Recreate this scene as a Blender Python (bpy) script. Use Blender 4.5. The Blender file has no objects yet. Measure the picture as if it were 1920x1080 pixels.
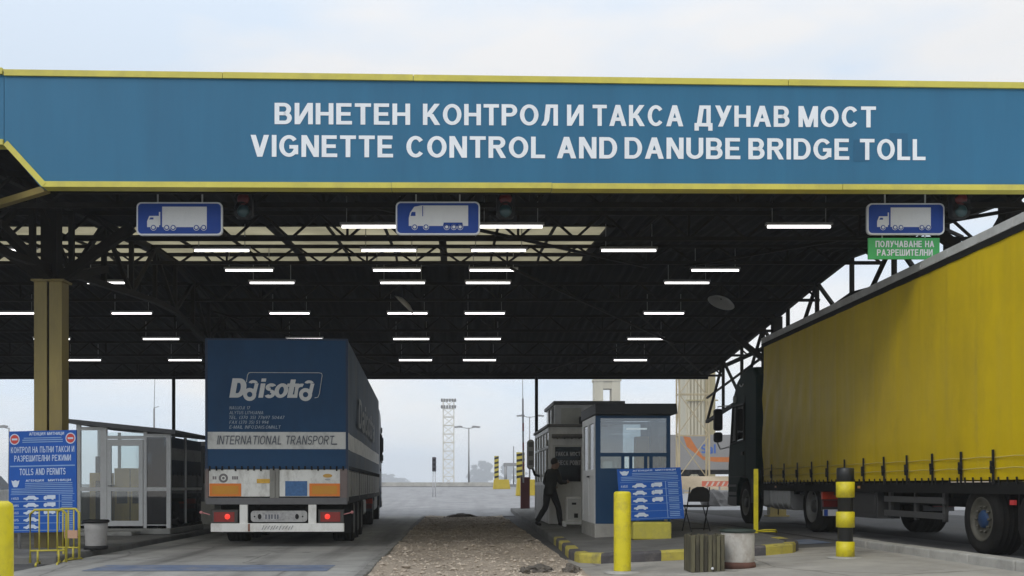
import bpy, bmesh, math, random
from mathutils import Vector, Matrix, noise
random.seed(7)
R = math.radians
S = bpy.context.scene
COL = S.collection

# ---------------------------------------------------------------- camera, sky, sun, exposure
F, CX, CY, CH = 1915.0, 857.0, 910.0, 1.15          # focal length and vanishing point of the lanes (1920 px wide photo), eye height
cd = bpy.data.cameras.new('camera'); cam = bpy.data.objects.new('camera', cd); COL.objects.link(cam)
cam.location = (0, 0, CH); cam.rotation_euler = (R(90), 0, 0)
cd.sensor_width = 36.0; cd.lens = 36.0 * F / 1920
cd.shift_x = (960 - CX) / 1920; cd.shift_y = (CY - 540) / 1920
cd.clip_start = 0.05; cd.clip_end = 6000
S.camera = cam
S.render.resolution_x, S.render.resolution_y = 1024, 576

W = bpy.data.worlds.new('World'); S.world = W; W.use_nodes = True
SUN_EL, SUN_ROT = R(38), R(215)
def build_world():
    nt = W.node_tree; N = nt.nodes; L = nt.links
    bg = N['Background']
    sky = N.new('ShaderNodeTexSky'); sky.sky_type = 'NISHITA'; sky.sun_disc = False
    sky.sun_elevation = SUN_EL; sky.sun_rotation = SUN_ROT
    L.new(sky.outputs[0], bg.inputs[0]); bg.inputs[1].default_value = 0.1
    tc = N.new('ShaderNodeTexCoord')
    sep = N.new('ShaderNodeSeparateXYZ'); L.new(tc.outputs['Generated'], sep.inputs[0])
    mp = N.new('ShaderNodeMapping'); mp.inputs['Scale'].default_value = (2.2, 2.2, 7.0); mp.inputs['Location'].default_value = (.4, 0, .2)
    L.new(tc.outputs['Generated'], mp.inputs[0])
    no = N.new('ShaderNodeTexNoise'); no.inputs['Scale'].default_value = 1.5; no.inputs['Detail'].default_value = 5; no.inputs['Roughness'].default_value = .5
    L.new(mp.outputs[0], no.inputs[0])
    cr = N.new('ShaderNodeValToRGB'); cr.color_ramp.elements[0].position = .40; cr.color_ramp.elements[1].position = .60
    cr.color_ramp.elements[0].color = (.69, .785, .90, 1); cr.color_ramp.elements[1].color = (.86, .855, .85, 1)
    L.new(no.outputs[0], cr.inputs[0])
    up = N.new('ShaderNodeMapRange'); up.inputs['From Min'].default_value = .36; up.inputs['From Max'].default_value = 1.0
    up.inputs['To Min'].default_value = .96; up.inputs['To Max'].default_value = 1.65
    L.new(sep.outputs['Z'], up.inputs['Value'])
    lo = N.new('ShaderNodeMapRange'); lo.inputs['From Min'].default_value = 0; lo.inputs['From Max'].default_value = .3
    lo.inputs['To Min'].default_value = 1.12; lo.inputs['To Max'].default_value = 1.0
    L.new(sep.outputs['Z'], lo.inputs['Value'])
    mu = N.new('ShaderNodeMath'); mu.operation = 'MULTIPLY'; L.new(up.outputs[0], mu.inputs[0]); L.new(lo.outputs[0], mu.inputs[1])
    bg2 = N.new('ShaderNodeBackground'); L.new(cr.outputs[0], bg2.inputs[0]); L.new(mu.outputs[0], bg2.inputs[1])
    mix = N.new('ShaderNodeMixShader'); mix.inputs[0].default_value = .9
    L.new(bg.outputs[0], mix.inputs[1]); L.new(bg2.outputs[0], mix.inputs[2])
    L.new(mix.outputs[0], N['World Output'].inputs['Surface'])
build_world()
sd = bpy.data.lights.new('sun', 'SUN'); sun = bpy.data.objects.new('sun', sd); COL.objects.link(sun)
sd.energy = 0.7; sd.angle = R(14); sd.color = (1, .95, .88)
sdir = Vector((math.sin(SUN_ROT) * math.cos(SUN_EL), math.cos(SUN_ROT) * math.cos(SUN_EL), math.sin(SUN_EL)))
sun.rotation_euler = sdir.to_track_quat('Z', 'Y').to_euler()
S.view_settings.view_transform = 'Standard'; S.view_settings.look = 'None'
S.view_settings.exposure = 0.2; S.view_settings.gamma = 1.0
S.render.engine = 'CYCLES'
S.cycles.use_denoising = True
S.cycles.max_bounces = 8; S.cycles.diffuse_bounces = 4; S.cycles.volume_bounces = 3

# ---------------------------------------------------------------- helpers
def at(px, py, y):
    return Vector(((px - CX) * y / F, y, CH + (CY - py) * y / F))
def px2x(px, y): return (px - CX) * y / F
def py2z(py, y): return CH + (CY - py) * y / F
def clamp(v, a=0., b=1.): return max(a, min(b, v))
def gz(x, y):
    base = .25 * clamp((x - 1.5) / 5)
    t = clamp((y - 37) / 48); t2 = clamp((y - 85) / 3)
    return base * (1 - t) + 1.0 * t + .25 * t2

MATS = {}
def M(name, col, rough=.6, metal=0., var=.12, scale=2., dirt=None, bump=0., bscale=40., streak=1., spec=.5, coat=0.):
    """Painted / mineral surface: base colour with noise variation, optional dirt of its own shape, fine bump."""
    if name in MATS: return MATS[name]
    m = bpy.data.materials.new(name); MATS[name] = m; m.use_nodes = True
    nt = m.node_tree; N = nt.nodes; L = nt.links; b = N['Principled BSDF']
    b.inputs['Roughness'].default_value = rough; b.inputs['Metallic'].default_value = metal
    b.inputs['Specular IOR Level'].default_value = spec; b.inputs['Coat Weight'].default_value = coat
    tc = N.new('ShaderNodeTexCoord')
    mp = N.new('ShaderNodeMapping'); mp.inputs['Scale'].default_value = (1, 1, 1 / streak); L.new(tc.outputs['Object'], mp.inputs[0])
    no = N.new('ShaderNodeTexNoise'); no.inputs['Scale'].default_value = scale; no.inputs['Detail'].default_value = 7; no.inputs['Roughness'].default_value = .62
    L.new(mp.outputs[0], no.inputs[0])
    cr = N.new('ShaderNodeValToRGB'); e = cr.color_ramp.elements
    e[0].position = .3; e[1].position = .7
    e[0].color = tuple(c * (1 - var) for c in col) + (1,); e[1].color = tuple(min(1, c * (1 + var)) for c in col) + (1,)
    L.new(no.outputs[0], cr.inputs[0]); out = cr.outputs[0]
    if dirt:
        dcol, amt, dsc = dirt
        n2 = N.new('ShaderNodeTexNoise'); n2.inputs['Scale'].default_value = dsc; n2.inputs['Detail'].default_value = 9; n2.inputs['Roughness'].default_value = .7
        L.new(mp.outputs[0], n2.inputs[0])
        r2 = N.new('ShaderNodeMapRange'); r2.inputs['From Min'].default_value = .48; r2.inputs['From Max'].default_value = .72
        r2.inputs['To Max'].default_value = amt; L.new(n2.outputs[0], r2.inputs['Value'])
        mx = N.new('ShaderNodeMix'); mx.data_type = 'RGBA'; L.new(r2.outputs[0], mx.inputs['Factor'])
        L.new(out, mx.inputs['A']); mx.inputs['B'].default_value = tuple(dcol) + (1,); out = mx.outputs['Result']
    L.new(out, b.inputs['Base Color'])
    if bump:
        n3 = N.new('ShaderNodeTexNoise'); n3.inputs['Scale'].default_value = bscale; n3.inputs['Detail'].default_value = 4
        L.new(tc.outputs['Object'], n3.inputs[0])
        bp = N.new('ShaderNodeBump'); bp.inputs['Strength'].default_value = bump; bp.inputs['Distance'].default_value = .02
        L.new(n3.outputs[0], bp.inputs['Height']); L.new(bp.outputs[0], b.inputs['Normal'])
    return m
def MGround(name, col, dark, var=.16, track=.55, joint=0., crack=.5, rough=.88):
    """Worn paving: mottling, tyre-worn bands along the lane, oil spots, cracks and saw-cut joints."""
    m = M(name, col, rough, var=var, scale=1.0, dirt=(tuple(c * .6 for c in col), .6, 1.4), bump=.4, bscale=60, spec=.25)
    nt = m.node_tree; N = nt.nodes; L = nt.links; b = N['Principled BSDF']
    src = b.inputs['Base Color'].links[0].from_socket; tc = N.new('ShaderNodeTexCoord')
    def layer(fac, colr):
        nonlocal src
        mx = N.new('ShaderNodeMix'); mx.data_type = 'RGBA'; L.new(fac, mx.inputs['Factor']); L.new(src, mx.inputs['A']); mx.inputs['B'].default_value = tuple(colr) + (1,); src = mx.outputs['Result']
    def rng(sock, a, c, lo, hi):
        r = N.new('ShaderNodeMapRange'); r.inputs['From Min'].default_value = a; r.inputs['From Max'].default_value = c; r.inputs['To Min'].default_value = lo; r.inputs['To Max'].default_value = hi; L.new(sock, r.inputs['Value']); return r.outputs[0]
    def nz(scale, mp, det=5):
        q = N.new('ShaderNodeMapping'); q.inputs['Scale'].default_value = mp; L.new(tc.outputs['Object'], q.inputs[0])
        n = N.new('ShaderNodeTexNoise'); n.inputs['Scale'].default_value = scale; n.inputs['Detail'].default_value = det; L.new(q.outputs[0], n.inputs[0]); return n.outputs[0]
    layer(rng(nz(1.6, (1, .05, 1)), .48, .70, 0, track), dark)                    # tyre-worn bands
    layer(rng(nz(2.6, (1, 1, 1), 3), .66, .74, 0, .6), tuple(c * .7 for c in dark))   # oil spots
    if crack:
        wob = N.new('ShaderNodeMix'); wob.data_type = 'VECTOR'; wob.inputs['Factor'].default_value = .12
        nn = N.new('ShaderNodeTexNoise'); nn.inputs['Scale'].default_value = 2.; L.new(tc.outputs['Object'], nn.inputs[0])
        L.new(tc.outputs['Object'], wob.inputs[4]); L.new(nn.outputs['Color'], wob.inputs[5])
        vo = N.new('ShaderNodeTexVoronoi'); vo.feature = 'DISTANCE_TO_EDGE'; vo.inputs['Scale'].default_value = .55; L.new(wob.outputs[1], vo.inputs[0])
        layer(rng(vo.outputs['Distance'], .0, .012, crack, 0), dark)
    if joint:
        sp = N.new('ShaderNodeSeparateXYZ'); L.new(tc.outputs['Object'], sp.inputs[0])
        md = N.new('ShaderNodeMath'); md.operation = 'PINGPONG'; md.inputs[1].default_value = joint / 2; L.new(sp.outputs['Y'], md.inputs[0])
        layer(rng(md.outputs[0], .0, .03, .8, 0), dark)
    L.new(src, b.inputs['Base Color']); return m
def MEmit(name, col, st):
    if name in MATS: return MATS[name]
    m = bpy.data.materials.new(name); MATS[name] = m; m.use_nodes = True
    b = m.node_tree.nodes['Principled BSDF']; b.inputs['Base Color'].default_value = tuple(col) + (1,)
    b.inputs['Emission Color'].default_value = tuple(col) + (1,); b.inputs['Emission Strength'].default_value = st
    return m
def MGlass(name, tint=(.9, .95, .95), mixv=.75, rough=.02):
    """Window pane: mostly clear, with a sharp sheen."""
    if name in MATS: return MATS[name]
    m = bpy.data.materials.new(name); MATS[name] = m; m.use_nodes = True
    nt = m.node_tree; N = nt.nodes; L = nt.links
    tr = N.new('ShaderNodeBsdfTransparent'); tr.inputs[0].default_value = tuple(tint) + (1,)
    gl = N.new('ShaderNodeBsdfGlossy'); gl.inputs['Roughness'].default_value = rough
    mix = N.new('ShaderNodeMixShader'); fr = N.new('ShaderNodeFresnel'); fr.inputs[0].default_value = 1.6
    mr = N.new('ShaderNodeMapRange'); mr.inputs['To Min'].default_value = 1 - mixv; mr.inputs['To Max'].default_value = 1.
    L.new(fr.outputs[0], mr.inputs['Value']); L.new(mr.outputs[0], mix.inputs[0])
    L.new(tr.outputs[0], mix.inputs[1]); L.new(gl.outputs[0], mix.inputs[2]); L.new(mix.outputs[0], N['Material Output'].inputs[0])
    return m
def MTranslucent(name, col):
    if name in MATS: return MATS[name]
    m = bpy.data.materials.new(name); MATS[name] = m; m.use_nodes = True
    nt = m.node_tree; N = nt.nodes; L = nt.links
    a = N.new('ShaderNodeBsdfTranslucent'); d = N.new('ShaderNodeBsdfDiffuse'); mix = N.new('ShaderNodeMixShader'); mix.inputs[0].default_value = .3
    no = N.new('ShaderNodeTexNoise'); no.inputs['Scale'].default_value = 1.3; no.inputs['Detail'].default_value = 6
    tc = N.new('ShaderNodeTexCoord'); L.new(tc.outputs['Object'], no.inputs[0])
    cr = N.new('ShaderNodeValToRGB'); e = cr.color_ramp.elements; e[0].position = .3; e[1].position = .7
    e[0].color = tuple(c * .62 for c in col) + (1,); e[1].color = tuple(col) + (1,); L.new(no.outputs[0], cr.inputs[0])
    L.new(cr.outputs[0], a.inputs[0]); L.new(cr.outputs[0], d.inputs[0])
    L.new(a.outputs[0], mix.inputs[1]); L.new(d.outputs[0], mix.inputs[2]); L.new(mix.outputs[0], N['Material Output'].inputs[0])
    return m

def tag(o, label=None, cat=None, group=None, kind=None):
    if label: o['label'] = label
    if cat: o['category'] = cat
    if group: o['group'] = group
    if kind: o['kind'] = kind
    return o
def thing(name, label, cat, loc=(0, 0, 0), rz=0, group=None):
    o = bpy.data.objects.new(name, None); o.empty_display_size = .2; COL.objects.link(o)
    o.location = loc; o.rotation_euler = (0, 0, rz)
    return tag(o, label, cat, group)
KIDS = {}
def copy_tree(o, parent=None):
    c = o.copy(); COL.objects.link(c)
    if parent: c.parent = parent; KIDS.setdefault(parent.name, []).append(c)
    for ch in list(KIDS.get(o.name, [])): copy_tree(ch, c)
    return c

class MB:
    """Collects faces; build() links them as ONE mesh object."""
    def __init__(self, off=(0, 0, 0)):
        self.v = []; self.f = []; self.mi = []; self.sm = []; self.off = Vector(off)
    def add(self, vs, fs, m=0, smooth=False):
        b = len(self.v); self.v += [Vector(p) for p in vs]
        for f in fs: self.f.append([i + b for i in f]); self.mi.append(m); self.sm.append(smooth)
        return self
    def box(self, x0, x1, y0, y1, z0, z1, m=0):
        if x0 > x1: x0, x1 = x1, x0
        if y0 > y1: y0, y1 = y1, y0
        if z0 > z1: z0, z1 = z1, z0
        vs = [(x, y, z) for z in (z0, z1) for x, y in ((x0, y0), (x1, y0), (x1, y1), (x0, y1))]
        return self.add(vs, [(3, 2, 1, 0), (4, 5, 6, 7), (0, 1, 5, 4), (1, 2, 6, 5), (2, 3, 7, 6), (3, 0, 4, 7)], m)
    def bar(self, p0, p1, w, h=None, m=0, up=(0, 0, 1)):
        h = h or w; p0 = Vector(p0); p1 = Vector(p1); d = (p1 - p0).normalized(); u = Vector(up)
        if abs(d.dot(u)) > .98: u = Vector((1, 0, 0))
        s = d.cross(u).normalized() * (w / 2); t = s.cross(d).normalized() * (h / 2)
        vs = [p + a * s + b * t for p in (p0, p1) for a, b in ((-1, -1), (1, -1), (1, 1), (-1, 1))]
        return self.add(vs, [(3, 2, 1, 0), (4, 5, 6, 7), (0, 1, 5, 4), (1, 2, 6, 5), (2, 3, 7, 6), (3, 0, 4, 7)], m)
    def tube(self, pts, r, n=8, m=0, r1=None, caps=True, smooth=True):
        pts = [Vector(p) for p in pts]; k = len(pts); rings = []
        for i, p in enumerate(pts):
            d = ((pts[min(i + 1, k - 1)] - p).normalized() + (p - pts[max(i - 1, 0)]).normalized())
            d = d.normalized() if d.length > 1e-6 else Vector((0, 0, 1))
            u = Vector((0, 0, 1)) if abs(d.z) < .95 else Vector((1, 0, 0))
            s = d.cross(u).normalized(); t = s.cross(d).normalized()
            rr = r if r1 is None else r + (r1 - r) * i / (k - 1)
            rings.append([p + rr * (math.cos(2 * math.pi * j / n) * s + math.sin(2 * math.pi * j / n) * t) for j in range(n)])
        b = len(self.v)
        for rg in rings: self.v += rg
        for i in range(k - 1):
            for j in range(n):
                a = b + i * n + j; c = b + i * n + (j + 1) % n
                self.f.append([a, c, c + n, a + n]); self.mi.append(m); self.sm.append(smooth)
        if caps:
            self.f.append([b + j for j in range(n)][::-1]); self.mi.append(m); self.sm.append(False)
            self.f.append([b + (k - 1) * n + j for j in range(n)]); self.mi.append(m); self.sm.append(False)
        return self
    def lathe(self, prof, c=(0, 0, 0), axis='z', n=24, m=0, smooth=True, caps=True):
        c = Vector(c); b = len(self.v)
        for r, z in prof:
            for j in range(n):
                a = 2 * math.pi * j / n; u, w = r * math.cos(a), r * math.sin(a)
                self.v.append(c + (Vector((u, w, z)) if axis == 'z' else Vector((z, u, w)) if axis == 'x' else Vector((w, z, u))))
        for i in range(len(prof) - 1):
            for j in range(n):
                a = b + i * n + j; d = b + i * n + (j + 1) % n
                self.f.append([a, d, d + n, a + n]); self.mi.append(m); self.sm.append(smooth)
        if caps:
            if prof[0][0] > 1e-4: self.f.append([b + j for j in range(n)][::-1]); self.mi.append(m); self.sm.append(False)
            if prof[-1][0] > 1e-4: self.f.append([b + (len(prof) - 1) * n + j for j in range(n)]); self.mi.append(m); self.sm.append(False)
        return self
    def prism(self, pts, fa, fb, m=0, smooth=False):
        """2-D outline (list of (u,v)) placed by fa / fb on its two ends."""
        n = len(pts); vs = [fa(u, v) for u, v in pts] + [fb(u, v) for u, v in pts]
        fs = [list(range(n))[::-1], list(range(n, 2 * n))] + [(i, (i + 1) % n, n + (i + 1) % n, n + i) for i in range(n)]
        return self.add(vs, fs, m, smooth)
    def flat(self, polys, fn, m=0):
        for p in polys: self.add([fn(u, v) for u, v in p], [list(range(len(p)))], m)
        return self
    def build(self, name, mat, parent=None, bevel=0, smooth=None, label=None, world=False):
        off = self.off
        me = bpy.data.meshes.new(name); me.from_pydata([v - off for v in self.v], [], self.f)
        for mm in (mat if isinstance(mat, (list, tuple)) else [mat]): me.materials.append(mm)
        for p, i, s in zip(me.polygons, self.mi, self.sm):
            p.material_index = i; p.use_smooth = s if smooth is None else smooth
        bm = bmesh.new(); bm.from_mesh(me); bmesh.ops.recalc_face_normals(bm, faces=bm.faces); bm.to_mesh(me); bm.free()
        me.update()
        o = bpy.data.objects.new(name, me); COL.objects.link(o)
        if parent:
            o.parent = parent; KIDS.setdefault(parent.name, []).append(o)
        else: o.location = off
        if bevel:
            md = o.modifiers.new('bevel', 'BEVEL'); md.width = bevel; md.segments = 2; md.limit_method = 'ANGLE'; md.angle_limit = R(40)
        if label: o['label'] = label
        return o

def rrect(x0, x1, y0, y1, r, n=5):
    out = []
    for cx, cy, a in ((x1 - r, y1 - r, 0), (x0 + r, y1 - r, 90), (x0 + r, y0 + r, 180), (x1 - r, y0 + r, 270)):
        for i in range(n + 1):
            t = R(a + 90 * i / n); out.append((cx + r * math.cos(t), cy + r * math.sin(t)))
    return out
def disc(cx, cy, r, n=16, ry=None):
    return [(cx + r * math.cos(2 * math.pi * i / n), cy + (ry or r) * math.sin(2 * math.pi * i / n)) for i in range(n)]
def ring(cx, cy, r, t, n=20):
    out = []
    for i in range(n):
        a, b = 2 * math.pi * i / n, 2 * math.pi * (i + 1) / n
        out.append([(cx + r * math.cos(a), cy + r * math.sin(a)), (cx + r * math.cos(b), cy + r * math.sin(b)),
                    (cx + (r - t) * math.cos(b), cy + (r - t) * math.sin(b)), (cx + (r - t) * math.cos(a), cy + (r - t) * math.sin(a))])
    return out

# ---------------------------------------------------------------- a small sans-serif alphabet, Latin and Cyrillic (cap height 1)
LOOK = dict(zip('АВЕКМНОРСТХ', 'ABEKMHOPCTX'))
def glyph(ch, t):
    """-> (list of polygons, advance width)."""
    ch = LOOK.get(ch, ch); h = t * .86; w = t * 1.12; P = []
    def v(x, y0=0., y1=1.): P.append([(x, y0), (x + t, y0), (x + t, y1), (x, y1)])
    def hb(y, x0, x1): P.append([(x0, y), (x1, y), (x1, y + h), (x0, y + h)])
    def d(x0, y0, x1, y1, ww=None):
        q = (ww or w) / 2; P.append([(x0 - q, y0), (x0 + q, y0), (x1 + q, y1), (x1 - q, y1)])
    def arc(cx, cy, rx, ry, a0, a1, n=14, th=None, tv=None):
        th = th or t; tv = tv or h
        for i in range(n):
            a, b = R(a0 + (a1 - a0) * i / n), R(a0 + (a1 - a0) * (i + 1) / n)
            P.append([(cx + rx * math.cos(a), cy + ry * math.sin(a)), (cx + rx * math.cos(b), cy + ry * math.sin(b)),
                      (cx + (rx - th) * math.cos(b), cy + (ry - tv) * math.sin(b)), (cx + (rx - th) * math.cos(a), cy + (ry - tv) * math.sin(a))])
    def bowl(y0, y1, x0, x1):
        r = (y1 - y0) / 2; rx = min(r, (x1 - x0) * .6); hb(y1 - h, x0, x1 - rx); hb(y0, x0, x1 - rx); arc(x1 - rx, y0 + r, rx, r, -90, 90)
    if ch == ' ': return P, .36
    if ch == '.': P.append([(0, 0), (t, 0), (t, t), (0, t)]); return P, t
    if ch == '-': hb(.36, 0, .35); return P, .35
    if ch == 'A': W_ = .80; d(w / 2, 0, W_ / 2, 1); d(W_ - w / 2, 0, W_ / 2, 1); hb(.24, .2 * W_, .8 * W_)
    elif ch == 'B': W_ = .70; v(0); bowl(.5 - h / 2, 1, t * .5, W_ - .03); bowl(0, .5 + h / 2, t * .5, W_)
    elif ch == 'C': W_ = .76; arc(.5 * W_ + .02, .5, .5 * W_, .5, 38, 322, 26)
    elif ch == 'D': W_ = .74; v(0); hb(1 - h, t * .5, W_ - .38); hb(0, t * .5, W_ - .38); arc(W_ - .38, .5, .38, .5, -90, 90, 18)
    elif ch == 'E': W_ = .64; v(0); hb(0, t * .5, W_); hb(1 - h, t * .5, W_ - .02); hb(.5 - h / 2, t * .5, W_ - .06)
    elif ch == 'F': W_ = .60; v(0); hb(1 - h, t * .5, W_); hb(.5 - h / 2, t * .5, W_ - .08)
    elif ch == 'G': W_ = .80; arc(.5 * W_, .5, .5 * W_, .5, 38, 330, 26); hb(.38, .52 * W_, W_ - .02); v(W_ - t - .02, .12, .38 + h * .5)
    elif ch == 'H': W_ = .72; v(0); v(W_ - t); hb(.5 - h / 2, t * .5, W_ - t * .5)
    elif ch == 'I': W_ = t; v(0)
    elif ch == 'J': W_ = .5; v(W_ - t, .28, 1); arc(W_ / 2, .28, W_ / 2, .28, 180, 360)
    elif ch == 'K': W_ = .74; v(0); d(t * .9, .38, W_ - w * .62, 1, w * 1.1); d(t * 1.7, .52, W_ - w * .55, 0, w * 1.1)
    elif ch == 'L': W_ = .58; v(0); hb(0, t * .5, W_)
    elif ch == 'M': W_ = .86; v(0); v(W_ - t); d(w * .55, 1, W_ / 2, 0, w * .95); d(W_ - w * .55, 1, W_ / 2, 0, w * .95)
    elif ch == 'N': W_ = .72; v(0); v(W_ - t); d(w * .5, 1, W_ - w * .5, 0, w)
    elif ch == 'O': W_ = .80; arc(.5 * W_, .5, .5 * W_, .5, 0, 360, 32)
    elif ch == 'P': W_ = .67; v(0); bowl(.42, 1, t * .5, W_)
    elif ch == 'R': W_ = .72; v(0); bowl(.44, 1, t * .5, W_ - .03); d(W_ * .52, .46, W_ - w * .5, 0)
    elif ch == 'S': W_ = .67; arc(W_ / 2, 1 - .27 - h * .12, W_ / 2, .27 + h * .12, 25, 270, 18); arc(W_ / 2, .27 + h * .12, W_ / 2, .27 + h * .12, 90, -155, 18)
    elif ch == 'T': W_ = .66; hb(1 - h, 0, W_); v(W_ / 2 - t / 2, 0, 1 - h * .5)
    elif ch == 'U': W_ = .72; v(0, .34, 1); v(W_ - t, .34, 1); arc(W_ / 2, .34, W_ / 2, .34, 180, 360, 18)
    elif ch == 'V': W_ = .76; d(w / 2, 1, W_ / 2, 0); d(W_ - w / 2, 1, W_ / 2, 0)
    elif ch == 'X': W_ = .74; d(w / 2, 1, W_ - w / 2, 0); d(W_ - w / 2, 1, w / 2, 0)
    elif ch == 'Y': W_ = .74; d(w / 2, 1, W_ / 2, .4); d(W_ - w / 2, 1, W_ / 2, .4); v(W_ / 2 - t / 2, 0, .45)
    elif ch in 'ИЙ':
        W_ = .74; v(0); v(W_ - t); d(w * .5, 0, W_ - w * .5, 1, w)
        if ch == 'Й': hb(1.08, .22, W_ - .22)
    elif ch == 'Л': W_ = .72; v(W_ - t); hb(1 - h, .2, W_ - t * .5); d(.2 + w * .5, 1, .17 + w * .3, .25); d(.17 + w * .3, .25, w * .5, 0)
    elif ch == 'П': W_ = .72; v(0); v(W_ - t); hb(1 - h, t * .5, W_ - t * .5)
    elif ch == 'Ц': W_ = .76; v(0); v(W_ - t - .06); hb(0, t * .5, W_); v(W_ - t, -.2, h)
    elif ch == 'Ч': W_ = .68; v(W_ - t); v(0, .55, 1); hb(.38, t * .6, W_ - t * .5); arc(.3, .38 + .2, .3, .2, 180, 270, 6)
    elif ch == 'Ш': W_ = .96; v(0); v(W_ / 2 - t / 2); v(W_ - t); hb(0, t * .5, W_ - t * .5)
    elif ch == 'Щ': W_ = 1.02; v(0); v(.48 - t / 2); v(.96 - t); hb(0, t * .5, W_); v(W_ - t, -.2, h)
    elif ch == 'Г': W_ = .58; v(0); hb(1 - h, t * .5, W_)
    elif ch == 'Я': W_ = .72; q, _ = glyph('R', t); P += [[(W_ - x, y) for x, y in p] for p in q]
    elif ch == 'У': W_ = .74; d(w / 2, 1, W_ * .52, .33); d(W_ - w / 2, 1, W_ * .32, 0)
    elif ch == 'Б': W_ = .70; v(0); hb(1 - h, t * .5, W_ - .06); bowl(0, .58, t * .5, W_)
    elif ch == 'Ь': W_ = .68; v(0); bowl(0, .58, t * .5, W_)
    elif ch == 'Ъ': W_ = .82; v(.16); hb(1 - h, 0, .2); bowl(0, .58, .16 + t * .5, W_)
    elif ch == 'Ж': W_ = 1.0; v(W_ / 2 - t / 2); d(w / 2, 1, W_ / 2 - .05, .48); d(w / 2, 0, W_ / 2 - .05, .52); d(W_ - w / 2, 1, W_ / 2 + .05, .48); d(W_ - w / 2, 0, W_ / 2 + .05, .52)
    elif ch == 'З': W_ = .66; arc(W_ / 2 - .03, 1 - .27 - h * .1, W_ / 2, .27 + h * .1, 150, -90, 18); arc(W_ / 2 - .03, .27 + h * .1, W_ / 2 + .03, .27 + h * .1, 90, -150, 18)
    elif ch == 'Д': W_ = .80; hb(0, 0, W_); v(0, -.2, h * .5); v(W_ - t, -.2, h * .5); v(W_ - t - .08, h * .5, 1); hb(1 - h, .24, W_ - t * .6 - .08); d(.22 + w * .5, 1, .08 + w * .5, 0)
    elif ch == 'a': W_ = .60; arc(W_ / 2, .46, W_ / 2, .28, 10, 170, 12); v(W_ - t, 0, .5); arc(W_ / 2 - .01, .18, W_ / 2 - .01, .25, 0, 360, 22)
    elif ch == 'i': W_ = t; v(0, 0, .74); v(0, .83, 1)
    elif ch == 's': W_ = .56; arc(W_ / 2, .55, W_ / 2, .20, 25, 270, 14); arc(W_ / 2, .20, W_ / 2, .20 + h * .15, 90, -155, 14)
    elif ch == 'o': W_ = .62; arc(W_ / 2, .37, W_ / 2, .38, 0, 360, 24)
    elif ch == 't': W_ = .44; v(.1, .0, .95); hb(.74 - h, 0, W_); hb(0, .1 + t * .5, W_)
    elif ch == 'r': W_ = .42; v(0, 0, .74); arc(.36, .45, .36, .29, 70, 175, 8)
    elif ch == 'l': W_ = t; v(0)
    elif ch == '0': W_ = .6; arc(.3, .5, .3, .5, 0, 360, 24)
    elif ch == '1': W_ = .4; v(.4 - t); d(w * .4, .74, .4 - t * .6, .97)
    elif ch == '2': W_ = .6; arc(.3, .71, .3, .29, 160, -30, 12); d(w * .6, h * .5, .6 - w * .5, .6); hb(0, 0, .6)
    elif ch == '3': W_ = .6; arc(.28, .74, .28, .26, 150, -90, 14); arc(.28, .28, .30, .28, 90, -150, 14)
    elif ch == '4': W_ = .64; v(.42); hb(.22, 0, .64); d(w * .5, .25, .42 + t * .5, 1)
    elif ch == '5': W_ = .6; hb(1 - h, .08, .56); v(.05, .5, 1); arc(.28, .31, .31, .31, 120, -150, 16)
    elif ch == '6': W_ = .6; arc(.3, .31, .3, .31, 0, 360, 20); arc(.42, .4, .42, .6, 95, 180, 10)
    elif ch == '7': W_ = .58; hb(1 - h, 0, .58); d(.2, 0, .58 - w * .5, 1 - h * .5)
    elif ch == '8': W_ = .6; arc(.3, .75, .26, .25, 0, 360, 20); arc(.3, .29, .3, .29, 0, 360, 20)
    elif ch == '9': W_ = .6; arc(.3, .69, .3, .31, 0, 360, 20); arc(.18, .6, .42, .6, -85, 0, 10)
    elif ch == '(': W_ = .25; arc(.35, .45, .35, .65, 120, 240, 10)
    elif ch == ')': W_ = .25; arc(-.1, .45, .35, .65, -60, 60, 10)
    elif ch == ':': W_ = t; P.extend([[(0, .1), (t, .1), (t, .1 + t), (0, .1 + t)], [(0, .5), (t, .5), (t, .5 + t), (0, .5 + t)]])
    elif ch == '@': W_ = .9; arc(.45, .4, .45, .5, 0, 320, 22); arc(.45, .4, .22, .25, 0, 360, 16)
    else: W_ = .6; hb(0, 0, .6)
    return P, W_
def word(s, t=.2, gap=.1, shear=0., sy=1.):
    x = 0; polys = []
    for ch in s:
        p, w_ = glyph(ch, t)
        polys += [[(u + x, v_) for u, v_ in q] for q in p]; x += w_ + gap
    if shear: polys = [[(u + shear * v_, v_) for u, v_ in q] for q in polys]
    x0 = min(u for q in polys for u, _ in q); x1 = max(u for q in polys for u, _ in q)
    return [[((u - x0) / (x1 - x0), v_) for u, v_ in q] for q in polys]          # u 0..1 across the word, v 0..1 = cap height
def lay(mb, polys, fn, eps=.00025, m=0):
    """lay(polys) on a surface: fn(u, v, lift); overlapping strokes each sit a hair higher."""
    for i, p in enumerate(polys):
        e = (i % 7) * eps; mb.add([fn(u, v_, e) for u, v_ in p], [list(range(len(p)))], m)
def text_xz(mb, s, x0, x1, z0, z1, y, t=.2, shear=0., gap=.1, m=0):
    """word fitted into a rectangle of a surface that faces -Y."""
    lay(mb, word(s, t, gap, shear), lambda u, v_, e: (x0 + (x1 - x0) * u, y - .004 - e, z0 + (z1 - z0) * v_), m=m)

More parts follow.
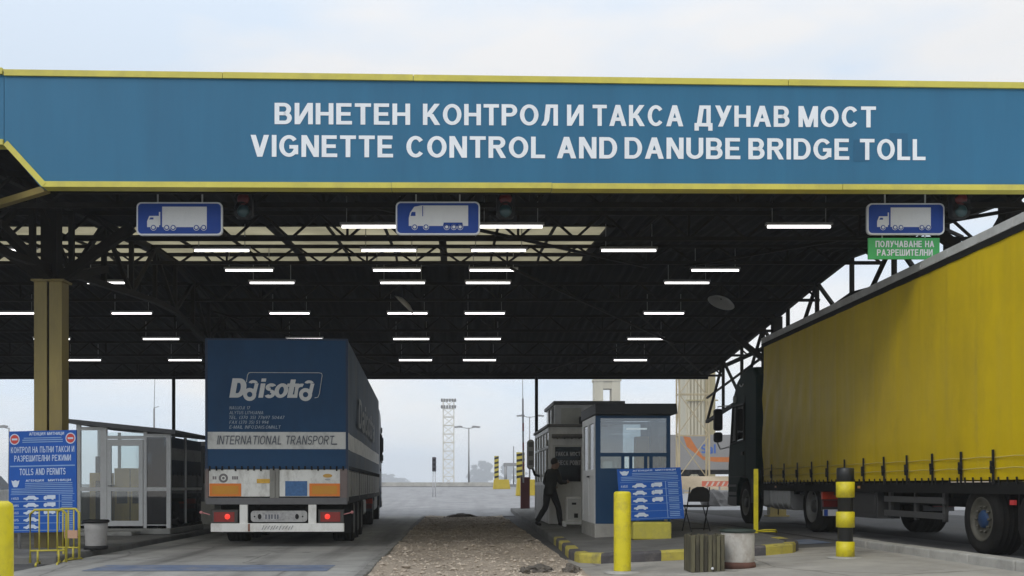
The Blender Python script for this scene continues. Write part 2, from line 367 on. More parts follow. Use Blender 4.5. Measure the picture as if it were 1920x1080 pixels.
# ---------------------------------------------------------------- materials
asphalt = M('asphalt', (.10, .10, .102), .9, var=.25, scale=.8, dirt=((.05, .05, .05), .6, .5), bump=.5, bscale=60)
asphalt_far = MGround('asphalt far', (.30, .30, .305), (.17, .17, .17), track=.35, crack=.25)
conc_lane = MGround('concrete lane', (.38, .375, .355), (.085, .082, .078), track=.7, joint=4.5)
conc_pave = MGround('concrete pavement', (.38, .362, .33), (.13, .12, .108), track=.3, crack=.6)
conc_isl = M('island concrete', (.17, .168, .16), .9, var=.22, scale=1.3, dirt=((.07, .07, .065), .7, 1.2), bump=.4, bscale=50)
conc_light = M('light concrete', (.40, .39, .36), .85, var=.15, scale=2, dirt=((.2, .19, .17), .7, 2.5), bump=.3)
gravel_m = M('gravel', (.43, .36, .285), .95, var=.35, scale=22, dirt=((.22, .18, .14), .8, .8), bump=.8, bscale=110)
stone_m = M('stone', (.44, .375, .30), .9, var=.5, scale=5)
blue_mark = M('blue paint on concrete', (.13, .17, .26), .85, var=.25, scale=3, dirt=((.27, .265, .26), .95, 2.2))
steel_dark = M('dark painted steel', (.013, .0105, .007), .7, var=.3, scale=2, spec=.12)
steel_yellow = M('ochre painted steel', (.25, .19, .05), .5, var=.25, scale=1.5, dirt=((.12, .09, .04), .6, 1.8), streak=4)
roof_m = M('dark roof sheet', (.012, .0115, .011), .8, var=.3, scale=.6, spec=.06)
sky_panel = MTranslucent('translucent roof panel', (.43, .385, .25))
fascia_blue = M('fascia blue', (.030, .152, .272), .55, var=.07, scale=3.2, streak=9, spec=.3, dirt=((.026, .122, .225), .6, 1.4), bump=.03, bscale=3)
trim_yellow = M('trim yellow', (.63, .56, .085), .5, var=.12, scale=1.2, dirt=((.35, .30, .08), .5, 2))
white_letter = M('white lettering', (.84, .87, .90), .6, var=.05)
sign_blue = M('sign blue', (.010, .060, .33), .5, var=.06, spec=.3, dirt=((.010, .045, .24), .4, 3))
board_blue = M('board blue', (.010, .095, .42), .5, var=.06, spec=.3, dirt=((.008, .06, .30), .4, 3))
sign_white = M('sign white', (.74, .75, .76), .5, var=.05, dirt=((.55, .56, .58), .5, 4))
sign_green = M('sign green', (.05, .40, .10), .5, var=.06)
red_m = M('red paint', (.55, .05, .04), .5)
black_m = M('black plastic', (.012, .012, .012), .55, var=.2, spec=.3)
rubber = M('tyre rubber', (.011, .0105, .010), .9, var=.3, scale=5, spec=.2, dirt=((.03, .028, .025), .5, 4), bump=.3, bscale=30)
chassis_m = M('chassis black', (.009, .009, .009), .75, var=.3, spec=.2, dirt=((.025, .022, .02), .5, 3))
grey_metal = M('grey metal', (.42, .42, .42), .45, .3, var=.1, dirt=((.25, .24, .22), .6, 4))
alu = M('aluminium', (.50, .50, .49), .4, .6, var=.12, dirt=((.25, .24, .22), .5, 3), streak=3)
white_paint = M('white paint', (.80, .80, .77), .5, var=.06, dirt=((.42, .39, .34), .6, 5), streak=2)
white_frame = M('white frame plastic', (.80, .80, .78), .4, var=.05, dirt=((.5, .49, .46), .5, 4))
boll_yellow = M('bollard yellow', (.68, .58, .012), .45, var=.08, scale=3, dirt=((.33, .27, .05), .75, 4), bump=.05)
kerb_yellow = M('kerb yellow paint', (.46, .39, .07), .8, var=.25, scale=4, dirt=((.17, .155, .11), .95, 3.5), bump=.3)
kerb_dark = M('kerb dark paint', (.075, .07, .075), .85, var=.25, scale=4, dirt=((.22, .2, .18), .5, 5), bump=.3)
glass_m = MGlass('window glass', (.85, .9, .9), .95)
glass_dark = MGlass('dark window glass', (.16, .18, .2), .965)
tube_m = MEmit('lit fluorescent tube', (1.0, .97, .95), 2.6)

# ---------------------------------------------------------------- ground and roads (the setting)
def sheet(name, x0, x1, y0, y1, dz, mat, nx=10, ny=20, fn=None, kind='structure'):
    mb = MB(); vs = []
    for j in range(ny + 1):
        for i in range(nx + 1):
            x = x0 + (x1 - x0) * i / nx; y = y0 + (y1 - y0) * j / ny
            vs.append((x, y, gz(x, y) + dz + (fn(x, y) if fn else 0)))
    mb.add(vs, [(j * (nx + 1) + i, j * (nx + 1) + i + 1, (j + 1) * (nx + 1) + i + 1, (j + 1) * (nx + 1) + i) for j in range(ny) for i in range(nx)])
    return tag(mb.build(name, mat), kind=kind)
def big_ground():
    xs = [-1500, -400, -120, -60, -30, -15, -8, -3, 0, 1.5, 2.5, 3.5, 4.5, 5.5, 6.5, 10, 15, 30, 60, 120, 400, 1500]
    ys = [-60, -20, 0, 5, 10, 15, 20, 25, 30, 37, 41, 45, 50, 55, 60, 65, 70, 75, 80, 85, 86, 87, 88, 95, 150, 300, 800, 3000]
    mb = MB(); n = len(xs)
    mb.add([(x, y, gz(x, y)) for y in ys for x in xs], [(j * n + i, j * n + i + 1, (j + 1) * n + i + 1, (j + 1) * n + i) for j in range(len(ys) - 1) for i in range(n - 1)])
    tag(mb.build('ground', asphalt), kind='structure')
big_ground()
sheet('concrete_lane', -5.75, -1.12, -4, 36.9, .03, conc_lane, 4, 30)
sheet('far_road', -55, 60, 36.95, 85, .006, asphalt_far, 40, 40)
sheet('pavement', 1.62, 6.0, -4, 15.6, .005, conc_pave, 14, 16)
sheet('blue_road_marking', -4.9, -1.7, 13.3, 14.3, .035, blue_mark, 6, 2, fn=lambda x, y: 0)
sheet('right_lane', 6.2, 15, -4, 36.9, .004, M('shade-darkened asphalt', (.045, .044, .043), .85, var=.3, scale=.9, spec=.25, dirt=((.02, .02, .02), .7, .7), bump=.4, bscale=60), 4, 20)  # shade under the trailer is put into this darker base colour
sheet('blue_kerb_marking', 4.95, 6.0, 16.3, 17.4, .010, blue_mark, 3, 3)
def gbump(x, y):
    return .055 * noise.noise(Vector((x * 1.3, y * .8, 0))) + .02 * noise.noise(Vector((x * 6, y * 5, 3))) + .014 * noise.noise(Vector((x * 17, y * 15, 9))) + .03
sheet('gravel_bed', -1.12, 1.62, 2, 36.7, .01, gravel_m, 50, 420, fn=gbump)
def loose_stones():
    mb = MB()
    for _ in range(5500):
        y = 9.5 + 26 * random.random() ** 1.7; x = random.uniform(-1.05, 1.5) if random.random() < .93 else random.choice((random.uniform(-1.12, -1.0), random.uniform(1.5, 1.62)))
        r = (random.choice((.008, .010, .012, .016, .022)) if random.random() < .985 else random.uniform(.025, .045)) * random.uniform(.7, 1.3) * (1 + .02 * y)
        c = Vector((x, y, gz(x, y) + gbump(x, y) + .01 + r * .25)); q = random.random() * 6.3
        top = [c + Vector((r * random.uniform(.7, 1.2) * math.cos(q + k * 1.2566), r * random.uniform(.7, 1.2) * math.sin(q + k * 1.2566), r * random.uniform(-.1, .25))) for k in range(5)]
        vs = top + [c + Vector((0, 0, r * .7)), c - Vector((0, 0, r * .6))]
        mb.add(vs, [(k, (k + 1) % 5, 5) for k in range(5)] + [((k + 1) % 5, k, 6) for k in range(5)])
    tag(mb.build('loose_stones', stone_m), 'loose pale stones strewn over the gravel strip', kind='stuff')
loose_stones()
def lump(name, label, cat, c, sx, sy, sz, mat, seed):
    bm = bmesh.new(); bmesh.ops.create_icosphere(bm, subdivisions=3, radius=1)
    for v in bm.verts:
        n = noise.noise(v.co * 1.7 + Vector((seed, 0, 0))) * .55 + noise.noise(v.co * 4 + Vector((seed, 5, 0))) * .25
        v.co *= 1 + n; v.co = Vector((v.co.x * sx, v.co.y * sy, max(-.1, v.co.z) * sz))
    me = bpy.data.meshes.new(name); bm.to_mesh(me); bm.free(); me.materials.append(mat)
    o = bpy.data.objects.new(name, me); COL.objects.link(o); o.location = c
    return tag(o, label, cat)
chunk_m = M('broken asphalt', (.12, .105, .088), .95, var=.4, scale=12, bump=.8)
p = at(1012, 1062, 13.3); lump('asphalt_chunk', 'dark broken asphalt slab lying on the gravel beside the kerb', 'rubble', (p.x, p.y, .05), .17, .30, .06, chunk_m, 1)
p = at(1075, 1072, 12.9); lump('asphalt_chunk', 'small dark lump of asphalt at the foot of the striped kerb', 'rubble', (1.45, 13.0, .06), .10, .12, .08, chunk_m, 4)
p = at(985, 1072, 13.0); lump('asphalt_chunk', 'smallest dark asphalt lump on the gravel in front of the broken slab', 'rubble', (.86, 12.9, .06), .07, .08, .06, chunk_m, 9)
p = at(868, 974, 35.5); lump('rubble_heap', 'low dark heap where the gravel strip meets the road', 'rubble', (p.x, 35.6, .03), .48, .35, .14, chunk_m, 13)

# ---------------------------------------------------------------- traffic island with its painted kerb
def isl_edge():
    L = [(2.12, 40.5), (2.05, 32), (1.92, 24), (1.84, 19), (1.78, 17), (1.72, 15.6), (1.78, 14.9), (2.05, 14.55), (2.6, 14.5), (3.2, 14.5), (3.8, 14.5), (4.4, 14.55), (4.85, 14.75), (5.08, 15.2), (5.15, 16), (5.25, 18), (5.3, 24), (5.3, 32), (5.3, 40.5)]
    return L
def island():
    E_ = isl_edge(); mb = MB(); n = len(E_); H = .15
    c = []
    for i, (x, y) in enumerate(E_):
        a = Vector(E_[max(0, i - 1)]); b = Vector(E_[min(n - 1, i + 1)]); d = (b - a).normalized(); nn = Vector((-d.y, d.x))
        if i == 0 or i == n - 1: nn = Vector((1 if i == 0 else -1, 0))
        c.append(Vector((x, y)) + nn * .16)
    # slab inside the kerb, ribbons across
    m = n // 2; left = c[:m + 1]; right = c[m:][::-1]
    lx = lambda y: next((l0.x + (l1.x - l0.x) * (y - l0.y) / (l1.y - l0.y) for l0, l1 in zip(left, left[1:]) if min(l0.y, l1.y) <= y <= max(l0.y, l1.y) and abs(l1.y - l0.y) > 1e-6), 2)
    rx = lambda y: next((l0.x + (l1.x - l0.x) * (y - l0.y) / (l1.y - l0.y) for l0, l1 in zip(right, right[1:]) if min(l0.y, l1.y) <= y <= max(l0.y, l1.y) and abs(l1.y - l0.y) > 1e-6), 5)
    ys = [40.4, 36, 32, 28, 24, 21, 19, 17, 16, 15.4, 15, 14.8]; nx = 8; vs = []
    for y in ys:
        a, b = lx(y), rx(y)
        for i in range(nx + 1): x = a + (b - a) * i / nx; vs.append((x, y, gz(x, y) + H - .008))
    mb.add(vs, [(j * (nx + 1) + i, j * (nx + 1) + i + 1, (j + 1) * (nx + 1) + i + 1, (j + 1) * (nx + 1) + i) for j in range(len(ys) - 1) for i in range(nx)])
    # front strip between the last row and the kerb
    a, b = lx(14.8), rx(14.8)
    vs = [(a + (b - a) * i / nx, 14.8, gz(a + (b - a) * i / nx, 14.8) + H - .008) for i in range(nx + 1)] + [(a + (b - a) * i / nx, 14.62, gz(a + (b - a) * i / nx, 14.6) + H - .008) for i in range(nx + 1)]
    mb.add(vs, [(i, i + 1, nx + 2 + i, nx + 1 + i) for i in range(nx)])
    tag(mb.build('traffic_island', conc_isl), kind='structure')
    # kerb stones
    k = MB(); dist = 0; pts = []
    dense = []
    for i in range(n - 1):
        a, b = Vector(E_[i]), Vector(E_[i + 1]); seg = max(1, int((b - a).length / .25))
        ca, cb = c[i], c[i + 1]
        for j in range(seg): dense.append((a.lerp(b, j / seg), ca.lerp(cb, j / seg)))
    dense.append((Vector(E_[-1]), c[-1]))
    acc = 0
    for (o0, i0), (o1, i1) in zip(dense, dense[1:]):
        acc += (o1 - o0).length; mid = (o0 + o1) / 2
        painted = mid.y < 19.5 and mid.x < 3 or mid.y < 16.2
        mi = 2 if not painted else (0 if int(acc / .75) % 2 == 0 else 1)
        def q(p_, up): return (p_.x, p_.y, gz(p_.x, p_.y) + (H if up else -.05))
        oo0 = o0 + (i0 - o0) * .12; oo1 = o1 + (i1 - o1) * .12
        def r_(p_, dz): return (p_.x, p_.y, gz(p_.x, p_.y) + dz)
        vs = [r_(o0, -.05), r_(o1, -.05), r_(o1, H - .03), r_(o0, H - .03), r_(oo0, H), r_(oo1, H), r_(i1, H), r_(i0, H), r_(i0, -.05), r_(i1, -.05)]
        k.add(vs, [(0, 1, 2, 3), (3, 2, 5, 4), (4, 5, 6, 7), (7, 6, 9, 8)], mi)
    tag(k.build('island_kerb', [kerb_yellow, kerb_dark, conc_isl]), kind='structure')
island()
def kerbs():
    mb = MB()
    y = -3.
    while y < 15.2:
        for x0, x1, z0, z1 in ((6.0, 6.22, .0, .115),):
            mb.box(x0 + random.uniform(-.006, .006), x1, y, y + .985, gz(6, y) - .1, gz(6, y) + z1 + random.uniform(-.006, .006))
        y += 1.0
    tag(mb.build('lane_kerb', conc_light, bevel=.02), kind='structure')
    mb = MB(); y = 2.
    while y < 36.5:
        mb.box(-1.24 + random.uniform(-.01, .01), -1.12, y, y + .96, -.1, .065 + random.uniform(-.01, .01)); y += 1
    tag(mb.build('median_kerb', M('lane edge concrete', (.24, .235, .22), .9, var=.25, scale=3, dirt=((.1, .095, .085), .7, 4), bump=.4), bevel=.02), kind='structure')
kerbs()
mb = MB(); mb.box(-12.5, -5.85, 14.9, 40, -.1, .12)
tag(mb.build('booth_island', conc_isl, bevel=.03), kind='structure')
# earth bank far right, verge wall far left
bank_m = M('earth bank', (.36, .29, .20), .95, var=.25, scale=.6, dirt=((.2, .17, .1), .6, .5), bump=.6, bscale=3)
mb = MB(); mb.prism([(62.5, .3), (64, 1.72), (90, 1.75), (90, .3)], lambda u, v: (13.3, u, v), lambda u, v: (70, u, v))
tag(mb.build('earth_bank', bank_m), kind='structure')
mb = MB(off=(-4, 86, .95)); mb.prism([(-.25, -.1), (.25, -.1), (.14, .42), (-.14, .42)], lambda u, v: (-26, 86 + u, .98 + v), lambda u, v: (3.4, 86 + u, .98 + v))
tag(mb.build('concrete_barrier', conc_light), 'long low concrete wall along the far edge of the road', 'barrier')

# ---------------------------------------------------------------- the toll canopy
XL, XR, YF, YR, YB = -24.0, 9.3, 14.25, 24.0, 37.8
def roof_z(y): return 5.75 + .085 * (y - 14) if y <= YR else 6.6 - .094 * (y - YR)
canopy = thing('toll_canopy', 'wide dark steel canopy roof over the lanes behind the blue signboard', 'canopy', (-7, 17, 0))
CO = canopy.location
def cmb(): return MB(CO)
def corrugated(mb, x0, x1, y0, y1, up=False):
    per, dep = .26, .045; xs = []; x = x0
    while x < x1 - 1e-6:
        for a, dz in ((0, 0), (.08, dep), (.13, dep), (.21, 0)):
            if x + a <= x1: xs.append((x + a, dz))
        x += per
    xs.append((x1, 0)); vs = []
    for y in (y0, y1): vs += [(x, y, roof_z(y) + dz) for x, dz in xs]
    n = len(xs); mb.add(vs, [(i, i + 1, n + i + 1, n + i) for i in range(n - 1)])
    a, b = roof_z(y0) + .09, roof_z(y1) + .09
    mb.add([(x0, y0, a), (x1, y0, a), (x1, y1, b), (x0, y1, b)], [(0, 1, 2, 3)])
SK0, SK1, SKX = 20.2, 24.9, 3.07
mb = cmb()
corrugated(mb, XL, XR, YF, SK0); corrugated(mb, SKX, XR, SK0, YR); corrugated(mb, SKX, XR, YR, SK1); corrugated(mb, XL, XR, SK1, YB)
mb.box(XL, XR, YB, YB + .08, roof_z(YB) - .22, roof_z(YB) + .12); mb.box(XR, XR + .06, YF, YB, roof_z(YB) - .05, roof_z(YB) + .08)
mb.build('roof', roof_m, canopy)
mb = cmb()
xs = [XL + (SKX - XL) * i / 24 for i in range(25)]
for a, b in zip(xs, xs[1:]):
    for y0, y1 in ((SK0, YR), (YR, SK1)):
        mb.add([(a, y0, roof_z(y0) + .03), (b, y0, roof_z(y0) + .03), (b, y1, roof_z(y1) + .03), (a, y1, roof_z(y1) + .03)], [(0, 1, 2, 3)])
sl = mb.build('skylight', sky_panel, canopy)
mb = cmb()
for i, a in enumerate(xs):
    for y0, y1 in ((SK0, YR), (YR, SK1)): mb.bar((a, y0, roof_z(y0) - .0), (a, y1, roof_z(y1) - .0), .05 if i % 3 else .16, .05)
for yy in (21.4, 24.0): mb.bar((XL, yy, roof_z(yy) - .03), (SKX, yy, roof_z(yy) - .03), .10, .07)
mb.box(XL, SKX, SK0 - .06, SK0 + .02, roof_z(SK0) - .01, roof_z(SK0) + .10); mb.box(XL, SKX, SK1 - .02, SK1 + .06, roof_z(SK1) - .01, roof_z(SK1) + .10)
mb.build('glazing_bars', steel_dark, sl)
def truss_x(y, depth, x0, x1, panel, th=.07, name='roof_truss', drop=.04):
    mb = cmb(); zt = roof_z(y) - drop - th / 2; zb = zt - depth
    mb.bar((x0, y, zt), (x1, y, zt), th, th); mb.bar((x0, y, zb), (x1, y, zb), th, th)
    n = int((x1 - x0) / panel)
    for i in range(n):
        a = x0 + (x1 - x0) * i / n; b = x0 + (x1 - x0) * (i + 1) / n; m_ = (a + b) / 2
        mb.bar((a, y, zb), (m_, y, zt), th * .6, th * .6); mb.bar((m_, y, zt), (b, y, zb), th * .6, th * .6)
        if i % 3 == 0: mb.bar((a, y, zb), (a, y, zt), th * .6, th * .6)
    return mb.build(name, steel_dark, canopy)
for y, dp in ((15.2, .46), (18.4, .46), (22.4, .36), (26.2, .42), (29.4, .42), (32.6, .42), (35.8, .42)):
    truss_x(y, dp, -23.5, XR, 1.02)
def girder_y(x, depth, y0, y1, panel, th=.11, mid=True):
    mb = cmb(); n = int((y1 - y0) / panel)
    f = lambda y, k: (x, y, roof_z(y) - .08 - depth * k)
    ys = [y0 + (y1 - y0) * i / n for i in range(n + 1)]
    for a, b in zip(ys, ys[1:]):
        for k in (0, 1) + ((.5,) if mid else ()):
            mb.bar(f(a, k), f(b, k), th if k != .5 else th * .55)
    for i, (a, b) in enumerate(zip(ys, ys[1:])):
        mb.bar(f(a, 0), f(a, 1), th * .8)
        if i % 2: mb.bar(f(a, 0), f(b, 1), th * .7)
        else: mb.bar(f(a, 1), f(b, 0), th * .7)
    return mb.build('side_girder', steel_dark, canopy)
girder_y(9.2, 1.75, 14.6, 37.6, 2.3); girder_y(-6.75, 1.15, 14.6, 37.6, 1.6, mid=False)
girder_y(-17.5, 1.15, 14.6, 37.6, 1.6, mid=False)
# bracing rods below the roof sheet
for a, b in (((9.0, 15.0), (5.0, 22.5)), ((-1.5, 15.2), (4.2, 22.6)), ((1.2, 22.8), (6.6, 31)), ((5.2, 31), (2.7, 37.5)), ((4.8, 27.3), (9.0, 37.4)), ((-6.5, 27.3), (-1.2, 37.4)), ((-6.5, 15.2), (-12, 22.7)), ((6.4, 15.2), (9.1, 18.4))):
    mb = cmb(); mb.bar((a[0], a[1], roof_z(a[1]) - .5), (b[0], b[1], roof_z(b[1]) - (.14 if b[1] > 37 else .5)), .05); mb.build('brace_rod', steel_dark, canopy)
def column(x, y, top=4.52):
    z0 = gz(x, y); mb = cmb()
    for s in (-1, 1):                                # two channel sections with a dark gap
        xo = x + s * .125
        mb.box(xo - .105, xo + .105, y - .15, y - .135, z0, top)
        mb.box(xo - .105, xo - .09, y - .135, y + .15, z0, top); mb.box(xo + .09, xo + .105, y - .135, y + .15, z0, top)
    mb.box(x - .30, x + .30, y - .22, y + .22, z0, z0 + .05); mb.box(x - .27, x + .27, y - .19, y + .19, top, top + .03)
    c = mb.build('column', steel_yellow, canopy)
    mb = cmb(); mb.box(x - .019, x + .019, y - .12, y - .10, z0 + .06, top - .01); mb.build('web', steel_dark, c)
    mb = cmb(); zr = roof_z(y) - .1
    mb.bar((x, y, top + .03), (x, y, zr), .26, .26)
    for dx in (-1.35, 1.35):
        mb.bar((x + dx * .08, y, top + .05), (x + dx, y, zr - .45), .15, .15)
    mb.bar((x, y, top + .05), (x, y + 2.6, zr - .6), .13, .13); mb.bar((x, y, top + .05), (x, y - 2., zr - .9), .13, .13)
    mb.build('column_head', steel_dark, canopy)
for x, y in ((-6.75, 17.0), (-6.75, 33.5), (9.2, 17.0), (9.2, 29.4)): column(x, y)
for x in (-10.35, 2.9):
    mb = cmb(); mb.tube([(x, 37.3, gz(x, 37.3)), (x, 37.3, roof_z(37.3) - .02)], .062, 10); mb.build('rear_post', steel_dark, canopy)

# fascia board; it runs a little away from the camera towards the right
def fY(x): return 14 + .0125 * x
def ftop(x): return 6.80 - .0078 * (x + 6.3)
FB = 5.22
NX = -5.68                                        # where the cut corner meets the bottom edge
XN = (8 - CX) * 13.92 / F                         # left end of the main board
def fpt(px, py):                                  # a point of the board seen at a pixel of the photograph
    x = 0.
    for _ in range(6): x = (px - CX) * fY(x) / F
    return x, CH + (CY - py) * fY(x) / F
zn = fpt(10, 271)[1]
def board_outline(grow=0.):
    pts = [(XN, zn)] + [(NX, FB)] + [(x, FB) for x in (0, XR + .1)] + [(XR + .1, ftop(XR)), (0, ftop(0)), (XN, ftop(XN))]
    return pts
mb = cmb()
mb.prism(board_outline(), lambda u, v: (u, fY(u) - .0, v), lambda u, v: (u, fY(u) + .16, v))
mb.prism([(-14.5, zn), (XN - .012, zn), (XN - .012, ftop(XN)), (-14.5, ftop(-14.5))], lambda u, v: (u, fY(u) + .012, v), lambda u, v: (u, fY(u) + .17, v))
fascia = mb.build('fascia', fascia_blue, canopy)
mb = cmb()
def trim(a, b, w_, lift=.03):
    (xa, za), (xb, zb) = a, b; d = Vector((xb - xa, zb - za)).normalized(); n_ = Vector((-d.y, d.x)) * w_
    vs = []
    for x, z in ((xa, za), (xb, zb), (xb + n_.x, zb + n_.y), (xa + n_.x, za + n_.y)):
        vs.append((x, fY(x) - lift, z))
    vs += [(x, y + lift + .18, z) for x, y, z in vs]
    mb.add(vs, [(0, 1, 2, 3), (7, 6, 5, 4), (0, 4, 5, 1), (1, 5, 6, 2), (2, 6, 7, 3), (3, 7, 4, 0)])
segs = [XN, -3.2, -.6, 4.55, XR + .12]
for i, (a, b) in enumerate(zip(segs, segs[1:])):
    trim((a + .004, ftop(a) - .07), (b - .004, ftop(b) - .07), .082, .03 + .004 * (i % 2))
trim((-14.5, ftop(-14.5) - .06), (XN - .02, ftop(XN) - .05), .085)
segs = [NX + .03, -.9, 1.3, 5.3, XR + .12]
for i, (a, b) in enumerate(zip(segs, segs[1:])):
    trim((a + .003, FB - .005), (b - .003, FB - .005 + (.004 if i % 2 else 0)), .075, .03 + .004 * (i % 2))
trim((XN, zn - .01), (NX + .03, FB - .005), .075, .036)
trim((-14.5, zn - .01), (XN - .01, zn - .01), .075, .03)
mb.build('trim', trim_yellow, canopy)
mb = cmb(); mb.bar((NX, 14.15, FB + .03), (-8.6, 16.3, FB + .03), .10, .09); mb.build('corner_edge', steel_yellow, canopy)
mb = cmb()                                        # soffit behind the board
mb.box(-5.6, XR, 14.30, 14.36, FB + .02, 5.8); mb.build('soffit', steel_dark, canopy)
mb = cmb()
for a, b, z in ((-5.4, 9.2, FB + .06),):
    mb.bar((a, 14.75, z + .12), (b, 14.75, z + .12), .08); mb.bar((a, 14.75, z + .42), (b, 14.75, z + .42), .06)
    for i in range(14):
        x = a + (b - a) * i / 14; mb.bar((x, 14.75, z + .12), (x + .52, 14.75, z + .42), .045)
mb.build('edge_truss', steel_dark, canopy)
def fascia_word(s, x0, x1, yt0, yb0, yt1, yb1):
    """word between pixel columns x0..x1; top/bottom pixel rows at its two ends."""
    mb = cmb(); A, B_ = fpt(x0, yb0), fpt(x1, yb1); C_, D_ = fpt(x0, yt0), fpt(x1, yt1)
    def fn(u, v, e):
        x = A[0] + (B_[0] - A[0]) * u; zb = A[1] + (B_[1] - A[1]) * u; zt = C_[1] + (D_[1] - C_[1]) * u
        return (x, fY(x) - .006 - e, zb + (zt - zb) * v)
    lay(mb, word(s, .192, .115), fn)
    o = mb.build('lettering', white_letter, fascia); o.location = (0, 0, 0)
mb = cmb(); g_ = lambda px, py: (lambda q: (q[0], fY(q[0]) - .003, q[1]))(fpt(px, py))
for a, b_, c, d_ in ((1600, 1630, 262, 303), (1668, 1702, 250, 300)): mb.add([g_(a, d_), g_(b_, d_), g_(b_, c), g_(a, c)], [(0, 1, 2, 3)])
po = mb.build('repair_patch', M('fascia patch blue', (.025, .122, .225), .55, var=.1, spec=.3), fascia); po.location = (0, 0, 0)
L1 = lambda x: (193 + (x - 515) * .0062, 233 + (x - 515) * .0055)
L2 = lambda x: (253 + (x - 470) * .0066, 294 + (x - 470) * .0052)
for s, a, b in (('ВИНЕТЕН', 515, 769), ('КОНТРОЛ', 793, 1046), ('И', 1063, 1094), ('ТАКСА', 1111, 1281), ('ДУНАВ', 1302, 1480), ('МОСТ', 1497, 1642)):
    fascia_word(s, a, b, L1(a)[0], L1(a)[1], L1(b)[0], L1(b)[1])
for s, a, b in (('VIGNETTE', 470, 737), ('CONTROL', 762, 1022), ('AND', 1044, 1157), ('DANUBE', 1171, 1388), ('BRIDGE', 1403, 1592), ('TOLL', 1612, 1735)):
    fascia_word(s, a, b, L2(a)[0], L2(a)[1], L2(b)[0], L2(b)[1])

# ---------------------------------------------------------------- lamps under the canopy (35 lit tubes)
def lamp():
    r = thing('ceiling_light', '', 'light')
    mb = MB(); mb.box(-.56, .56, -.05, .05, .03, .07); mb.tube([(-.45, 0, .085), (-.45, 0, .52)], .008, 6); mb.tube([(.45, 0, .085), (.45, 0, .52)], .008, 6)
    mb.build('housing', M('lamp housing', (.25, .25, .25), .5), r)
    mb = MB(); mb.tube([(-.53, 0, 0), (.53, 0, 0)], .021, 10); mb.build('tube', tube_m, r)
    return r
ROWS = [(17.2, 'nearest', (700, 958, 1498)), (19.96, 'second', (16, 416, 729, 935, 1179)), (23.05, 'third', (97, 467, 744, 925, 1341)),
        (24.6, 'fourth', (205, 510, 755, 915, 1288)), (27.4, 'fifth', (28, 247, 543, 764, 909, 1245)),
        (30.3, 'sixth', (97, 302, 571, 771, 905, 1211)), (33.2, 'farthest', (158, 347, 779, 899, 1182))]
ORD = ['first', 'second', 'third', 'fourth', 'fifth', 'sixth']
l0 = None
for Y, nm, xs in ROWS:
    for i, px in enumerate(xs):
        o = lamp() if l0 is None else copy_tree(l0)
        if l0 is None: l0 = o
        o.location = (px2x(px, Y), Y, roof_z(Y) - .52)
        o['label'] = f'lit white tube lamp, {ORD[i]} from the left in the {nm} row below the canopy roof'
        o['group'] = 'lit tube lamps under the canopy'
# two pale dish lamps
def dish(px, py, y, label, tilt):
    p = at(px, py, y); r = thing('flood_lamp', label, 'lamp', p)
    mb = MB(); prof = [(.0001, .12), (.13, .11), (.26, .06), (.34, 0), (.325, 0), (.25, .045), (.12, .09), (.0001, .10)]
    mb.lathe(prof, n=24, caps=False); d = mb.build('dish', M('pale lamp metal', (.5, .49, .46), .5), r); d.rotation_euler = tilt
    mb = MB(); mb.tube([(0, 0, .08), (0, 0, roof_z(y) - p.z - .02)], .014, 6); mb.build('hanger', steel_dark, r)
dish(757, 572, 26.2, 'pale thin edge on dish lamp hanging under the canopy above the blue lorry', (R(6), R(45), 0))
dish(1352, 568, 25.2, 'pale oval dish lamp hanging under the canopy near the yellow lorry', (R(-10), R(24), 0))

